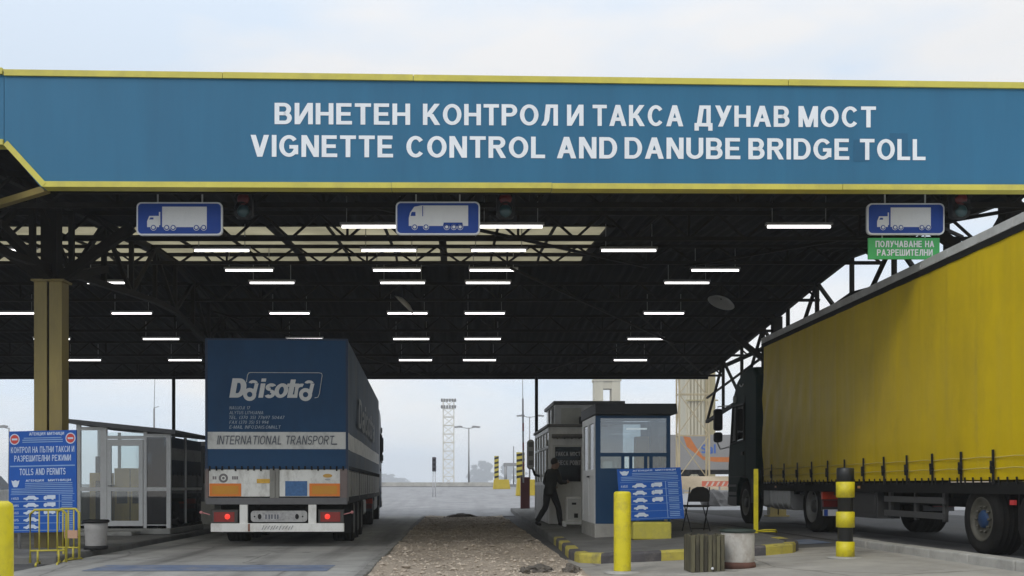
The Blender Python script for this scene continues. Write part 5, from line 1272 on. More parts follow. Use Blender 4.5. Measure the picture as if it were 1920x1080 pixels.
# ---------------------------------------------------------------- bollards, posts, bins, barriers
def bollard(x, y, h, d, label):
    z = gz(x, y); r = thing('bollard', label, 'bollard', (x, y, z)); R_ = d / 2
    mb = MB(); mb.lathe([(R_, 0), (R_, h - .03), (R_ * .96, h - .012), (R_ * .80, h), (0.0001, h + .004)], n=32, caps=False); mb.build('post', boll_yellow, r)
    mb = MB(); mb.lathe([(R_ * 2.1, 0), (R_ * 2.0, .022), (R_ * 1.05, .03)], n=28, caps=False); mb.build('footing', conc_light, r)
bollard(2.11, 13.04, 1.04, .218, 'plain yellow bollard in front of the striped kerb of the island')
bollard(-2.07, 4.5, 1.08, .215, 'plain yellow bollard nearest the camera, cut off by the left edge')
def striped():
    x, y = 5.17, 13.6; z = gz(x, y); r = thing('bollard', 'black and yellow banded bollard in front of the yellow trailer', 'bollard', (x, y, z)); s = y / F
    zz = lambda py: (1047 - py) * s
    ry, rb = .118, .096
    mb = MB(); mb.lathe([(rb, 0), (rb, zz(905)), (.112, zz(904)), (.112, zz(880)), (.10, zz(878)), (0.0001, zz(878))], n=32, caps=False); mb.build('pipe', M('bollard black', (.015, .016, .017), .4), r)
    for a, b in ((904, 934), (960, 990), (1016, 1047.5)):
        mb = MB(); mb.lathe([(rb, zz(b) + .001), (ry, zz(b) + .004), (ry, zz(a) - .004), (rb, zz(a))], n=32, caps=False); mb.build('band', boll_yellow, r)
    mb = MB(); mb.lathe([(.24, 0), (.22, .015), (.12, .02)], n=24, caps=False); mb.build('footing', conc_light, r)
striped()
def thin_post():
    x, y = 5.12, 17.5; z = gz(x, y) + .15; r = thing('marker_post', 'thin yellow post with wire hoop foot at the island edge by the green cab', 'post', (x, y, z))
    mb = MB(); mb.box(-.038, .038, -.015, .015, 0, 1.10); mb.build('post', boll_yellow, r, bevel=.004)
    mb = MB(); mb.tube([(0, 0, .03), (.12, -.1, .06), (.30, -.12, .06), (.36, 0, .02), (.30, .14, .02), (0, .12, .02), (0, 0, .03)], .014, 6); mb.build('hoop', boll_yellow, r)
thin_post()
def bin_left():
    y = 16.5; x = px2x(180, y); r = thing('litter_bin', 'grey round bin with black bag rim in front of the glass booth', 'bin', (x, y, .12))
    mb = MB(); mb.lathe([(.165, .06), (.178, .30), (.185, .44), (.172, .44), (.16, .1), (0.0001, .1)], n=28, caps=False); mb.build('body', M('bin grey', (.32, .31, .30), .6, var=.1, dirt=((.18, .17, .16), .5, 6)), r)
    mb = MB(); mb.lathe([(.182, .425), (.205, .43), (.212, .46), (.19, .475), (.16, .42), (.14, .2), (0.0001, .15)], n=28, caps=False); mb.build('bag_rim', black_m, r)
    mb = MB(); mb.lathe([(.19, 0), (.19, .05), (.165, .06)], n=28); mb.build('foot', black_m, r)
bin_left()
def bins_right():
    y = 12.75; x = px2x(1320, y); z = gz(x, y)
    r = thing('slatted_bin', 'dark wooden slatted planter standing beside the white barrel', 'planter', (x, y, z))
    mb = MB(); mb.box(-.18, .18, -.18, .18, .02, .40); mb.build('box', M('dark wood core', (.03, .027, .02), .8), r)
    wood2 = M('pale weathered slats', (.12, .11, .065), .85, var=.35, scale=5, streak=4, dirt=((.05, .045, .03), .7, 6))
    wood = M('weathered slats', (.045, .040, .026), .8, var=.35, scale=5, streak=4, dirt=((.18, .16, .09), .6, 6))
    for k in range(8):
        for fx, fy, ax in ((-.178 + k * .051, -.195, 0), (-.178 + k * .051, .195, 0), (-.195, -.178 + k * .051, 1), (.195, -.178 + k * .051, 1)):
            mb = MB(); hh = .455 + random.uniform(-.012, .012); w_ = random.uniform(.019, .023)
            mb.box(fx - (w_ if ax == 0 else .012), fx + (w_ if ax == 0 else .012), fy - (.012 if ax == 0 else w_), fy + (.012 if ax == 0 else w_), 0, hh); mb.build('slat', wood if k % 2 else wood2, r, bevel=.004)
    mb = MB(); mb.lathe([(0.0001, -.018), (.013, -.012), (.018, 0), (.013, .012), (0.0001, .018)], (.05, -.222, .05), 'z', 10); mb.build('label_tag', sign_white, r)
    y = 12.95; x = px2x(1383, y); z = gz(x, y)
    r = thing('barrel', 'white painted barrel with rusty foot and dark rim beside the slatted planter', 'barrel', (x, y, z))
    mb = MB(); mb.lathe([(.200, .08), (.208, .12), (.205, .30), (.209, .40), (.204, .455)], n=32, caps=False); mb.build('drum', M('peeling white paint', (.52, .50, .46), .7, var=.15, scale=5, dirt=((.26, .20, .15), .75, 7), streak=1.5), r)
    mb = MB(); mb.lathe([(.222, 0), (.225, .05), (.207, .082)], n=32); mb.build('foot', M('rusty foot', (.12, .055, .04), .85, var=.3, scale=6), r)
    mb = MB(); mb.lathe([(.206, .45), (.222, .455), (.222, .485), (.2, .49), (.185, .46), (0.0001, .46)], n=32, caps=False); mb.build('rim', M('barrel rim green', (.025, .04, .032), .6), r)
bins_right()
barrier_m = M('barrier yellow', (.50, .43, .05), .5, var=.15, dirt=((.28, .22, .06), .6, 6))
def crowd_barrier(x, y, rz, w_, h_, n, label, plate):
    r = thing('crowd_barrier', label, 'barrier', (x, y, .0), rz, 'yellow tube barriers before the toll board')
    mb = MB(); mb.tube([(0, 0, .05), (0, 0, h_ - .06), (.06, 0, h_), (w_ - .06, 0, h_), (w_, 0, h_ - .06), (w_, 0, .05)], .018, 8); mb.tube([(0, 0, .22), (w_, 0, .22)], .014, 8); mb.build('frame', barrier_m, r)
    for i in range(1, n): mb = MB(); xx = w_ * i / n; mb.tube([(xx, 0, .22), (xx, 0, h_)], .011, 6); mb.build('bar', barrier_m, r)
    for xx in (.1, w_ - .1): mb = MB(); mb.tube([(xx, -.26, .02), (xx, -.2, .05), (xx, .2, .05), (xx, .26, .02)], .016, 6); mb.tube([(xx, 0, .05), (xx, 0, .22)], .016, 6); mb.build('foot', barrier_m, r)
    if plate: mb = MB(); mb.box(w_ * .35, w_ * .95, -.02, -.012, h_ * .45, h_ * .6); mb.build('plate', M('faded plate', (.5, .3, .2), .6), r)
yb_ = 14.6
crowd_barrier(px2x(62, yb_), yb_ - .1, R(16), .48, .80, 4, 'yellow tube barrier standing left of its twin before the toll board', False)
crowd_barrier(px2x(108, 15.3), 15.3, R(-12), .36, .80, 4, 'yellow tube barrier with small plate nearest the round bin', True)
def chair():
    x, y = px2x(1306, 19.1), 19.1; z = gz(x, y) + .145; r = thing('folding_chair', 'black folding chair on the island beside the blue toll board', 'chair', (x, y, z), R(8))
    for s in (-1, 1):
        mb = MB(); mb.tube([(s * .21, .18, 0), (s * .20, -.05, .46), (s * .19, -.16, .82)], .012, 6); mb.build('leg', black_m, r)
        mb = MB(); mb.tube([(s * .18, -.22, 0), (s * .18, .14, .46)], .012, 6); mb.build('leg', black_m, r)
    mb = MB(); mb.prism(rrect(-.2, .2, -.2, .2, .05), lambda u, v: (u, v + .02, .45), lambda u, v: (u, v + .02, .49)); mb.build('seat', M('chair pad', (.02, .02, .022), .7), r, bevel=.01)
    mb = MB(); mb.prism([(-.2, .55), (.2, .55), (.2, .68), (.15, .79), (.06, .83), (-.06, .83), (-.15, .79), (-.2, .68)], lambda u, v: (u, -.10 - (v - .55) * .25, v), lambda u, v: (u, -.135 - (v - .55) * .25, v)); mb.build('backrest', M('chair pad', (.02, .02, .022), .7), r, bevel=.01)
    mb = MB(); mb.tube([(-.185, -.18, .06), (.185, -.18, .06)], .01, 6); mb.build('stretcher', black_m, r)
chair()
def cabinet():
    y = 23.6; x = px2x(1075, y); z = gz(x, y) + .145; r = thing('white_cabinet', 'small white metal cabinet on feet in front of the grey booth', 'cabinet', (x, y, z))
    mb = MB(); mb.box(-.17, .17, -.13, .13, .12, .68); mb.build('body', white_paint, r, bevel=.015)
    mb = MB(); mb.box(-.14, .14, -.138, -.13, .16, .64); mb.build('door', M('cabinet door', (.62, .62, .59), .5), r)
    mb = MB(); mb.box(-.05, .05, -.143, -.138, .50, .55); mb.box(.0, .09, -.143, -.138, .2, .3); mb.build('vent', black_m, r)
    mb = MB(); mb.box(-.24, .24, -.2, .2, .05, .118)
    for s in (-1, 1): mb.box(s * .24, s * .18, -.2, .2, 0, .05)
    mb.build('stand', white_paint, r, bevel=.008)
cabinet()

# ---------------------------------------------------------------- the person
def skin_mesh(chains, sub=2):
    """chains: list of [(point, radius), ...]; a chain starting at an existing point is joined to it. First point is the root."""
    idx = {}; vs = []; rs = []; es = []
    for ch in chains:
        prev = None
        for p_, r_ in ch:
            k = tuple(round(c, 4) for c in p_)
            if k not in idx: idx[k] = len(vs); vs.append(p_); rs.append(r_)
            if prev is not None and prev != idx[k]: es.append((prev, idx[k]))
            prev = idx[k]
    me = bpy.data.meshes.new('skin'); me.from_pydata([Vector(v) for v in vs], es, []); ob = bpy.data.objects.new('skin', me); COL.objects.link(ob)
    ob.modifiers.new('skin', 'SKIN'); sk = me.skin_vertices[0].data
    for i, r_ in enumerate(rs):
        sk[i].radius = (r_, r_) if not isinstance(r_, tuple) else r_; sk[i].use_root = (i == 0)
    s = ob.modifiers.new('sub', 'SUBSURF'); s.levels = sub; s.render_levels = sub
    dg = bpy.context.evaluated_depsgraph_get(); out = bpy.data.meshes.new_from_object(ob.evaluated_get(dg))
    bpy.data.objects.remove(ob); return out
def mesh_obj(name, me, mat, parent):
    me.materials.clear(); me.materials.append(mat); me.name = name
    for p_ in me.polygons: p_.use_smooth = True; p_.material_index = 0
    o = bpy.data.objects.new(name, me); COL.objects.link(o); o.parent = parent; KIDS.setdefault(parent.name, []).append(o); return o
def person():
    y = 24.35; x = px2x(1031, y); z = gz(x, y) + .143
    r = thing('person', 'person in dark clothes striding past the grey booth window with hands forward', 'person', (x, y, z), R(28))
    s = .915; v = lambda a, b, c: (a * s, b * s, c * s)
    sk = M('skin tone', (.25, .15, .10), .6); dark = M('dark jacket', (.016, .017, .016), .8, var=.3, scale=8); trou = M('dark trousers', (.012, .012, .014), .85, var=.3, scale=8)
    pel, ch1, ch2, nk, hb_ = v(0, 0, .96), v(.05, 0, 1.16), v(.09, 0, 1.38), v(.12, 0, 1.49), v(.15, 0, 1.57)
    arms = {1: (v(.09, .19, 1.40), v(.03, .27, 1.14), v(.22, .24, 1.02), v(.29, .23, 1.01)), -1: (v(.09, -.19, 1.40), v(.15, -.27, 1.15), v(.37, -.20, 1.14), v(.44, -.19, 1.15))}
    legs = {1: (v(-.01, .09, .90), v(-.07, .10, .50), v(-.33, .10, .13)), -1: (v(.02, -.09, .90), v(.20, -.09, .50), v(.27, -.09, .09))}
    chains = [[(pel, .095), (ch1, .085), (ch2, .08), (nk, .06), (hb_, .075), (v(.165, 0, 1.64), .095), (v(.165, 0, 1.71), .075)], [(hb_, .075), (v(.25, 0, 1.585), .035)]]
    for k in (1, -1):
        a, b, c, d = arms[k]; chains.append([(ch2, .08), (a, .042), (b, .038), (c, .03), (d, .034)])
        a, b, c = legs[k]; chains.append([(pel, .095), (a, .07), (b, .05), (c, .04)])
    body = skin_mesh(chains, 2)
    # five fingers on each hand, rooted in the palm, curled
    bm = bmesh.new(); bm.from_mesh(body)
    for k in (1, -1):
        c, d = Vector(arms[k][2]), Vector(arms[k][3]); f = (d - c).normalized(); sd = Vector((0, 1, 0)); up = f.cross(sd).normalized()
        for i, ln in enumerate((.062, .070, .066, .052)):
            p0 = d + up * (.024 - .016 * i) * s; q = MB(); q.tube([p0, p0 + f * ln * .5 * s, p0 + f * ln * .85 * s - sd * k * .018, p0 + f * ln * s - sd * k * .038], .0085, 6, r1=.006)
            vv = [bm.verts.new(w_) for w_ in q.v]
            for ff in q.f: bm.faces.new([vv[i_] for i_ in ff])
        q = MB(); t0 = c.lerp(d, .4); q.tube([t0 + up * .02, t0 + up * .045 + f * .02, t0 + up * .05 + f * .05 - sd * k * .01], .010, 6, r1=.007)
        vv = [bm.verts.new(w_) for w_ in q.v]
        for ff in q.f: bm.faces.new([vv[i_] for i_ in ff])
    bm.to_mesh(body); bm.free(); bo = mesh_obj('body', body, sk, r)
    def loft(mb, pts, rad, n=14, sub=5):
        """smooth tapered sleeve through pts; rad = (across, deep) per point, closed with rounded ends."""
        P_ = [Vector(p_) for p_ in pts]; R2 = [q if isinstance(q, tuple) else (q, q) for q in rad]; k = len(P_); path = []
        def cr(a_, b_, c_, d_, t): return .5 * ((2 * b_) + (c_ - a_) * t + (2 * a_ - 5 * b_ + 4 * c_ - d_) * t * t + (3 * b_ - a_ - 3 * c_ + d_) * t ** 3)
        for i in range(k - 1):
            w4 = [max(0, min(k - 1, i + o)) for o in (-1, 0, 1, 2)]
            for j in range(sub + (i == k - 2)):
                t = j / sub; path.append((cr(*[P_[q] for q in w4], t), s * cr(*[R2[q][0] for q in w4], t), s * cr(*[R2[q][1] for q in w4], t)))
        e0, e1 = path[0], path[-1]; d0 = (path[0][0] - path[1][0]).normalized(); d1 = (path[-1][0] - path[-2][0]).normalized()
        path = [(e0[0] + d0 * e0[1] * .35, e0[1] * .35, e0[2] * .35), (e0[0] + d0 * e0[1] * .22, e0[1] * .8, e0[2] * .8)] + path + [(e1[0] + d1 * e1[1] * .22, e1[1] * .8, e1[2] * .8), (e1[0] + d1 * e1[1] * .35, e1[1] * .35, e1[2] * .35)]
        base_ = len(mb.v); m_ = len(path)
        for i, (p_, ra, rb) in enumerate(path):
            dd = (path[min(i + 1, m_ - 1)][0] - path[max(i - 1, 0)][0]).normalized(); sv = Vector((0, 1, 0)); tv = sv.cross(dd).normalized(); sv = dd.cross(tv).normalized()
            for j in range(n):
                a_ = 2 * math.pi * j / n; wr = 1 + .05 * noise.noise(Vector((p_.x * 9 + math.cos(a_), p_.y * 9 + math.sin(a_), p_.z * 14)))
                mb.v.append(p_ + (sv * ra * math.cos(a_) + tv * rb * math.sin(a_)) * wr)
        for i in range(m_ - 1):
            for j in range(n):
                q = base_ + i * n + j; c_ = base_ + i * n + (j + 1) % n; mb.f.append([q, c_, c_ + n, q + n]); mb.mi.append(0); mb.sm.append(True)
        mb.f.append([base_ + j for j in range(n)][::-1]); mb.f.append([base_ + (m_ - 1) * n + j for j in range(n)]); mb.mi += [0, 0]; mb.sm += [False, False]
    mb = MB(); loft(mb, [v(-.01, 0, .84), v(0, 0, .95), v(.04, 0, 1.12), v(.075, 0, 1.30), v(.095, 0, 1.41), v(.115, 0, 1.48)], [(.185, .145), (.178, .14), (.175, .135), (.205, .14), (.19, .115), (.075, .075)])
    for k in (1, -1):
        a, b, c, d = (Vector(q) for q in arms[k]); loft(mb, [a - Vector((0, k * .05, -.01)), a, (a + b) / 2, b, (b + c) / 2, b.lerp(c, .95)], [.07, .085, .072, .066, .056, .05])
    mb.build('jacket', dark, r)
    mb = MB(); loft(mb, [v(0, 0, .84), v(0, 0, .92), v(0, 0, 1.0)], [(.15, .12), (.165, .13), (.155, .125)])
    for k in (1, -1):
        a, b, c = (Vector(q) for q in legs[k]); loft(mb, [a + Vector((0, 0, .05)), a.lerp(b, .3), b, b.lerp(c, .45), b.lerp(c, .97)], [.10, .10, .077, .075, .064])
    mb.build('trousers', trou, r)
    for k, c, t in ((1, legs[1][2], v(-.20, .10, .035)), (-1, legs[-1][2], v(.42, -.09, .04))):
        heel = (c[0] - (.05 if k < 0 else .02), c[1], max(.045, c[2] - .05)); mesh_obj('shoe', skin_mesh([[(c, .05), (heel, .045), (tuple((Vector(heel) + Vector(t)) / 2), .05), (t, .035)]], 2), black_m, r)
    mb = MB(); vs = []; fs = []; nu, nv = 24, 14
    for i in range(nv + 1):
        for j in range(nu):
            th, ph = math.pi * i / nv, 2 * math.pi * j / nu; vs.append(Vector(v(.148, 0, 1.675)) + Vector((math.sin(th) * math.cos(ph) * .108, math.sin(th) * math.sin(ph) * .092, math.cos(th) * .112)) * s)
    for i in range(nv):
        for j in range(nu):
            th, ph = math.pi * (i + .5) / nv, 2 * math.pi * (j + .5) / nu; nx_, nz_ = math.sin(th) * math.cos(ph), math.cos(th)
            if (nx_ > .25 and nz_ < .5) or nz_ < -.6: continue
            fs.append((i * nu + j, i * nu + (j + 1) % nu, (i + 1) * nu + (j + 1) % nu, (i + 1) * nu + j))
    mb.add(vs, fs, 0, True); mb.build('hair', M('dark hair', (.015, .012, .01), .7), r)
    mb = MB()
    for k in (1, -1): mb.lathe([(.0001, -.012), (.012, 0), (.0001, .012)], v(.255, .035 * k, 1.645), 'x', 8)
    mb.build('eyes', M('eye white', (.5, .48, .45), .3), r)
    mb = MB(); mb.tube([v(.25, 0, 1.65), v(.285, 0, 1.60), v(.255, 0, 1.592)], .014, 6); mb.build('nose', sk, r)
person()

# ---------------------------------------------------------------- barrier gate, hazard posts, lamps and poles beyond the canopy
def gate():
    y = 39.6; x = px2x(984.5, y); z = gz(x, y) + .14; r = thing('barrier_gate', 'dark red barrier gate post with its boom raised beyond the booths', 'barrier', (x, y, z))
    mb = MB(); mb.box(-.175, .175, -.17, .17, 0, 1.17); mb.box(-.19, .19, -.185, .185, 1.17, 1.22); mb.build('housing', M('dark red housing', (.10, .015, .018), .5, dirt=((.05, .02, .02), .5, 3)), r, bevel=.02)
    mb = MB(); mb.bar((-.08, -.2, 1.0), (-.10, -.2, 4.25), .11, .06); b = mb.build('boom', M('boom grey', (.30, .30, .32), .5), r)
    mb = MB()
    for k in range(3): mb.bar((-.081 - k * .004, -.2, 1.5 + k * .75), (-.0825 - k * .004, -.2, 1.8 + k * .75), .114, .064)
    mb.build('red_band', M('dull red', (.25, .06, .06), .5), b)
    mb = MB(); mb.tube([(-.10, -.2, 4.2), (-.11, -.2, 5.4)], .014, 6); mb.build('whip', grey_metal, r)
gate()
def hazard(px, y, py0, py1, w_, label, boards=True):
    x = px2x(px, y); z = gz(x, y); r = thing('hazard_post', label, 'hazard post', (x, y, z))
    bw = .66 if boards else .6
    mb = MB(); zt = py2z(899 if boards else 895, y) - z; mb.prism([(-.28, 0), (1.05, 0), (.92, zt), (-.2, zt)], lambda u, v: (u, -.4, v), lambda u, v: (u, .4, v)); mb.build('base', M('hazard base yellow', (.48, .36, .03), .6, var=.1), r, bevel=.03)
    z0, z1 = zt, py2z(py0, y) - z; mb = MB(); mb.box(-w_ / 2, w_ / 2, -.03, .03, z0, z1); p_ = mb.build('panel', M('hazard yellow', (.46, .38, .06), .6), r)
    mb = MB(); n = 5
    for k in range(n):
        a = z0 + (z1 - z0) * (k + .2) / n; hh = (z1 - z0) / n * .45
        mb.add([(-w_ / 2, -.034, a), (w_ / 2, -.034, a + hh * .6), (w_ / 2, -.034, a + hh * 1.6), (-w_ / 2, -.034, a + hh)], [(0, 1, 2, 3)])
    mb.build('stripe', black_m, p_)
hazard(931, 78, 855, 899, .34, 'black striped hazard post on a yellow base in the middle of the far road')
hazard(976, 60, 848, 899, .48, 'wider black and yellow hazard panel behind the barrier gate')
far_steel = M('far lamp steel', (.30, .30, .30), .5, .3)
def lamp_post(px, y, pytop, arms, label, w_=.11):
    x = px2x(px, y); z = gz(x, y); zt = py2z(pytop, y) - z; r = thing('street_lamp', label, 'street lamp', (x, y, z))
    mb = MB(); mb.tube([(0, 0, 0), (0, 0, zt)], w_, 8, r1=w_ * .6); mb.build('pole', far_steel, r)
    for a in arms:
        mb = MB(); mb.tube([(0, 0, zt - .1), (a * y / F, 0, zt + .1)], w_ * .4, 6); m = mb.build('arm', far_steel, r)
        s = 1 if a > 0 else -1; e = a * y / F
        mb = MB(); mb.prism([(0, -.05), (.9, -.10), (1.0, .06), (.2, .16), (0, .1)], lambda u, v: (e + s * (u - .5), -.17, zt + .08 + v), lambda u, v: (e + s * (u - .5), .17, zt + .08 + v)); mb.build('lamp_head', far_steel, r)
lamp_post(879, 120, 802, (-20, 14), 'twin armed street lamp on the far road left of the trees')
lamp_post(993, 125, 781, (-17, 20), 'twin armed street lamp far behind the barrier gate')
lamp_post(17, 90, 802, (-14,), 'thin street lamp far away at the left edge', .09)
def small_poles():
    y = 60; x = px2x(814, y); z = gz(x, y); r = thing('signal_post', 'small dark signal head on pale post at the road edge left of the lattice mast', 'signal', (x, y, z))
    zt = py2z(857, y) - z; zm = py2z(884, y) - z
    mb = MB(); mb.tube([(-.08, 0, 0), (-.06, 0, zm)], .03, 6); mb.tube([(.08, 0, 0), (.06, 0, zm)], .03, 6); mb.build('post', M('pale post', (.5, .5, .52), .6), r)
    mb = MB(); mb.box(-.12, .12, -.08, .08, zm, zt); h = mb.build('signal_head', M('signal head', (.07, .065, .08), .6), r, bevel=.03)
    mb = MB()
    for k in range(3): mb.lathe([(.07, -.02), (.06, .0)], (0, -.09, zm + .15 + k * .26), 'y', 12)
    mb.build('lens', black_m, h)
    y = 42; x = px2x(289, y); r = thing('antenna_mast', 'thin whip antenna mast rising behind the glass booth', 'antenna', (x, y, gz(x, y)))
    mb = MB(); mb.tube([(0, 0, 0), (0, 0, py2z(770, y))], .035, 6); mb.build('pole', M('antenna grey', (.25, .25, .25), .5), r)
    mb = MB(); mb.tube([(0, 0, py2z(770, y)), (.04, 0, py2z(692, y))], .012, 5); mb.build('whip', M('antenna grey', (.25, .25, .25), .5), r)
    mb = MB(); mb.tube([(0, 0, py2z(769, y)), (.20, 0, py2z(767, y))], .012, 5); mb.build('arm', M('antenna grey', (.25, .25, .25), .5), r)
    y = 150; x0, x1 = px2x(948, y), px2x(972, y); z = gz(x0, y); r = thing('road_gantry', 'pale frame gantry over the far road in front of the hazy trees', 'gantry', ((x0 + x1) / 2, y, z)); o = r.location
    for xx in (x0, x1): mb = MB(o); mb.tube([(xx, y, z), (xx, y, py2z(874, y))], .22, 8); mb.build('post', far_steel, r)
    mb = MB(o); mb.box(x0 - .3, x1 + .3, y - .2, y + .2, py2z(874, y), py2z(868, y)); mb.build('beam', far_steel, r)
    y = 100; x = px2x(963, y); r = thing('flag_pole', 'plain pale pole standing between the hazard posts', 'pole', (x, y, gz(x, y)))
    mb = MB(); mb.tube([(0, 0, 0), (0, 0, py2z(838, y) - gz(x, y))], .07, 8, r1=.05); mb.build('pole', far_steel, r)
    mb = MB(); mb.lathe([(.0001, -.07), (.08, 0), (.0001, .07)], (0, 0, py2z(838, y) - gz(x, y)), n=10); mb.build('finial', far_steel, r)
small_poles()
def lattice(x0, x1, y, z0, z1, depth, t, panel, mat, head, name, label, cat):
    r = thing(name, label, cat, ((x0 + x1) / 2, y, z0)); w_ = x1 - x0; n = max(2, int((z1 - z0) / panel)); hx = w_ / 2
    P4 = [(-hx, -depth / 2), (hx, -depth / 2), (hx, depth / 2), (-hx, depth / 2)]
    for a in P4: mb = MB(); mb.bar((a[0], a[1], 0), (a[0], a[1], z1 - z0), t); mb.build('leg', mat, r)
    mb = MB()
    for k in range(n):
        a, b = (z1 - z0) * k / n, (z1 - z0) * (k + 1) / n
        for i in range(4):
            p_, q = P4[i], P4[(i + 1) % 4]
            if (k + i) % 2: p_, q = q, p_
            mb.bar((p_[0], p_[1], a), (q[0], q[1], b), t * .55); mb.bar((p_[0], p_[1], b), (q[0], q[1], b), t * .6)
    mb.build('bracing', mat, r)
    if head:
        for zz in (z1 - z0 - .3, z1 - z0 - 3.0):
            mb = MB()
            for k in range(6): xx = -hx * 1.25 + hx * 2.5 * k / 5; mb.box(xx - .38, xx + .38, -depth / 2 - .6, -depth / 2 - .1, zz - .65, zz + .65)
            mb.bar((-hx * 1.3, -depth / 2, zz), (hx * 1.3, -depth / 2, zz), .10); mb.build('floodlight_row', M('floodlight dark', (.10, .09, .08), .6), r)
y = 420
lattice(px2x(831, y), px2x(851, y), y, 1.25, py2z(750, y), 4.2, .42, 3.3, M('mast pale', (.66, .62, .52), .6), True, 'lattice_mast', 'slender pale lattice mast with floodlight rows far beyond the road', 'mast')
y = 67
lattice(px2x(1271, y), px2x(1327, y), y, 1.72, 12.5, .8, .10, 2.2, M('mast ochre', (.42, .35, .22), .6), False, 'scaffold_tower', 'ochre open lattice tower standing before the wide cream pylon', 'tower')
cream = M('cream concrete', (.56, .52, .40), .8, var=.1, scale=.5, dirt=((.36, .32, .22), .6, .3), streak=5)
cream2 = M('ochre concrete', (.40, .35, .20), .8, var=.1, scale=.5, dirt=((.30, .26, .16), .6, .3), streak=5)
def pylons():
    y = 240; z0 = 1.25; xa, xb, xc, xd = (px2x(p_, y) for p_ in (1113, 1129, 1145, 1161)); xm = (xa + xd) / 2
    r = thing('bridge_pylon', 'pale twin column pylon with a crossbeam behind the tall cabin', 'pylon', (xm, y, z0)); o = r.location
    for a, b in ((xa, xb), (xc, xd)):
        mb = MB(o); mb.box(a, b, y - 1.8, y + 1.8, z0, py2z(702, y)); mb.build('column', cream, r, bevel=.08)
    mb = MB(o); mb.box(xb, xc, y - 1.6, y + 1.7, py2z(730, y), py2z(706, y)); mb.box(xa - .2, xd + .2, y - 2., y + 2., py2z(716, y), py2z(711, y)); mb.build('crossbeam', cream, r, bevel=.05)
    mb = MB(o); mb.box(xa - .35, xd + .35, y - 2.2, y + 2.2, py2z(702, y), py2z(690, y)); mb.build('capital', cream, r, bevel=.1)
    y = 105; z0 = 1.25; xa, xb = px2x(1286, y), px2x(1343, y)
    r = thing('bridge_pylon', 'wide cream fluted pylon behind the ochre lattice tower beside the green cab', 'pylon', ((xa + xb) / 2, y, z0)); o = r.location
    w_ = xb - xa
    mb = MB(o); mb.box(xa, xa + w_ * .62, y, y + 3, z0, 16.5)
    for k in range(5): xx = xa + w_ * (.06 + .56 * k / 5); mb.box(xx, xx + w_ * .06, y - .22, y, z0, 16.5)
    mb.build('shaft', cream, r, bevel=.04)
    mb = MB(o); mb.box(xa + w_ * .64, xb, y + .3, y + 3, z0, 16.5); mb.box(xa + w_ * .72, xa + w_ * .80, y + .05, y + .3, z0, 16.5); mb.build('shaft', cream2, r, bevel=.04)
    mb = MB(o)
    for z in (5.5, 9.8, 14.2): mb.box(xa - .1, xb + .1, y - .4, y - .24, z, z + .14)
    mb.build('ledge', cream2, r)
pylons()
def grey_trailer():
    y = 74; z0 = 1.74; xa = px2x(1256, y); xb = xa + 12.5
    r = thing('box_trailer', 'grey box trailer with orange swoosh and blue lettering parked beyond the booths', 'trailer', ((xa + xb) / 2, y, z0)); o = r.location
    za, zb_ = py2z(881, y), py2z(815, y)
    mb = MB(o); mb.box(xa, xb, y, y + 2.5, za, zb_); bo = mb.build('body', M('box grey', (.25, .25, .255), .5, var=.06, dirt=((.19, .19, .19), .5, 1)), r, bevel=.03)
    f = lambda px, py: (px2x(px, y), y - .006, py2z(py, y)); g = lambda px, py: (px2x(px, y), y - .009, py2z(py, y))
    om = M('orange print', (.48, .15, .03), .5); bl = M('blue print', (.04, .12, .42), .5)
    mb = MB(o); mb.add([f(*q) for q in ((1281, 818), (1294, 820), (1305, 838), (1318, 856), (1306, 852), (1288, 838))], [range(6)]); mb.add([f(*q) for q in ((1306, 852), (1318, 856), (1336, 857), (1420, 857), (1420, 867), (1340, 866), (1318, 862))], [range(7)]); mb.build('swoosh', om, bo)
    mb = MB(o); lay(mb, word('Sal', .22, .12), lambda u, v, e: (px2x(1314 + 28 * u, y), y - .012 - e, py2z(850 - 17 * v, y))); mb.build('lettering', bl, bo)
    mb = MB(o); mb.box(xa + .1, xb - .1, y + .3, y + 2.2, za - .3, za - .005); mb.build('chassis', chassis_m, r)
    for k in (1.2, 2.5, 8.6, 9.9, 11.2):
        mb = MB(o); mb.lathe([(.18, -.14), (.42, -.14), (.45, -.1), (.45, .14), (.2, .14)], (xa + k, y + .3, z0 + .45), 'y', 20); w_ = mb.build('wheel', rubber, r)
        mb = MB(o); mb.lathe([(.0001, -.1), (.18, -.1), (.2, -.141)], (xa + k, y + .3, z0 + .45), 'y', 16, caps=False); mb.build('rim', rim_grey, w_)
    y = 61.6; xa, xb = px2x(1282, y), px2x(1372, y); z = gz(20, y)
    r = thing('road_barrier', 'red and pale plank road barrier in front of the grey box trailer', 'barrier', ((xa + xb) / 2, y, z)); o = r.location
    mb = MB(o); mb.box(px2x(1316, y), xb, y - .03, y + .03, py2z(912, y), py2z(902, y)); pl = mb.build('plank', M('faded red plank', (.55, .13, .07), .6, var=.2), r)
    mb = MB(o)
    for k in range(5): a = px2x(1322 + k * 10, y); mb.add([(a, y - .035, py2z(911, y)), (a + .12, y - .035, py2z(911, y)), (a + .26, y - .035, py2z(903, y)), (a + .14, y - .035, py2z(903, y))], [(0, 1, 2, 3)])
    mb.build('stripe', M('pale plank', (.55, .45, .38), .6), pl)
    mb = MB(o); mb.box(xa, xb, y - .02, y + .02, py2z(922, y), py2z(919, y)); mb.build('rail', far_steel, r)
    for k in range(5): xx = xa + (xb - xa) * k / 4; mb = MB(o); mb.box(xx - .05, xx + .05, y + .035, y + .1, z - .02, py2z(903 if k > 1 else 917, y)); mb.build('post', far_steel, r)
grey_trailer()
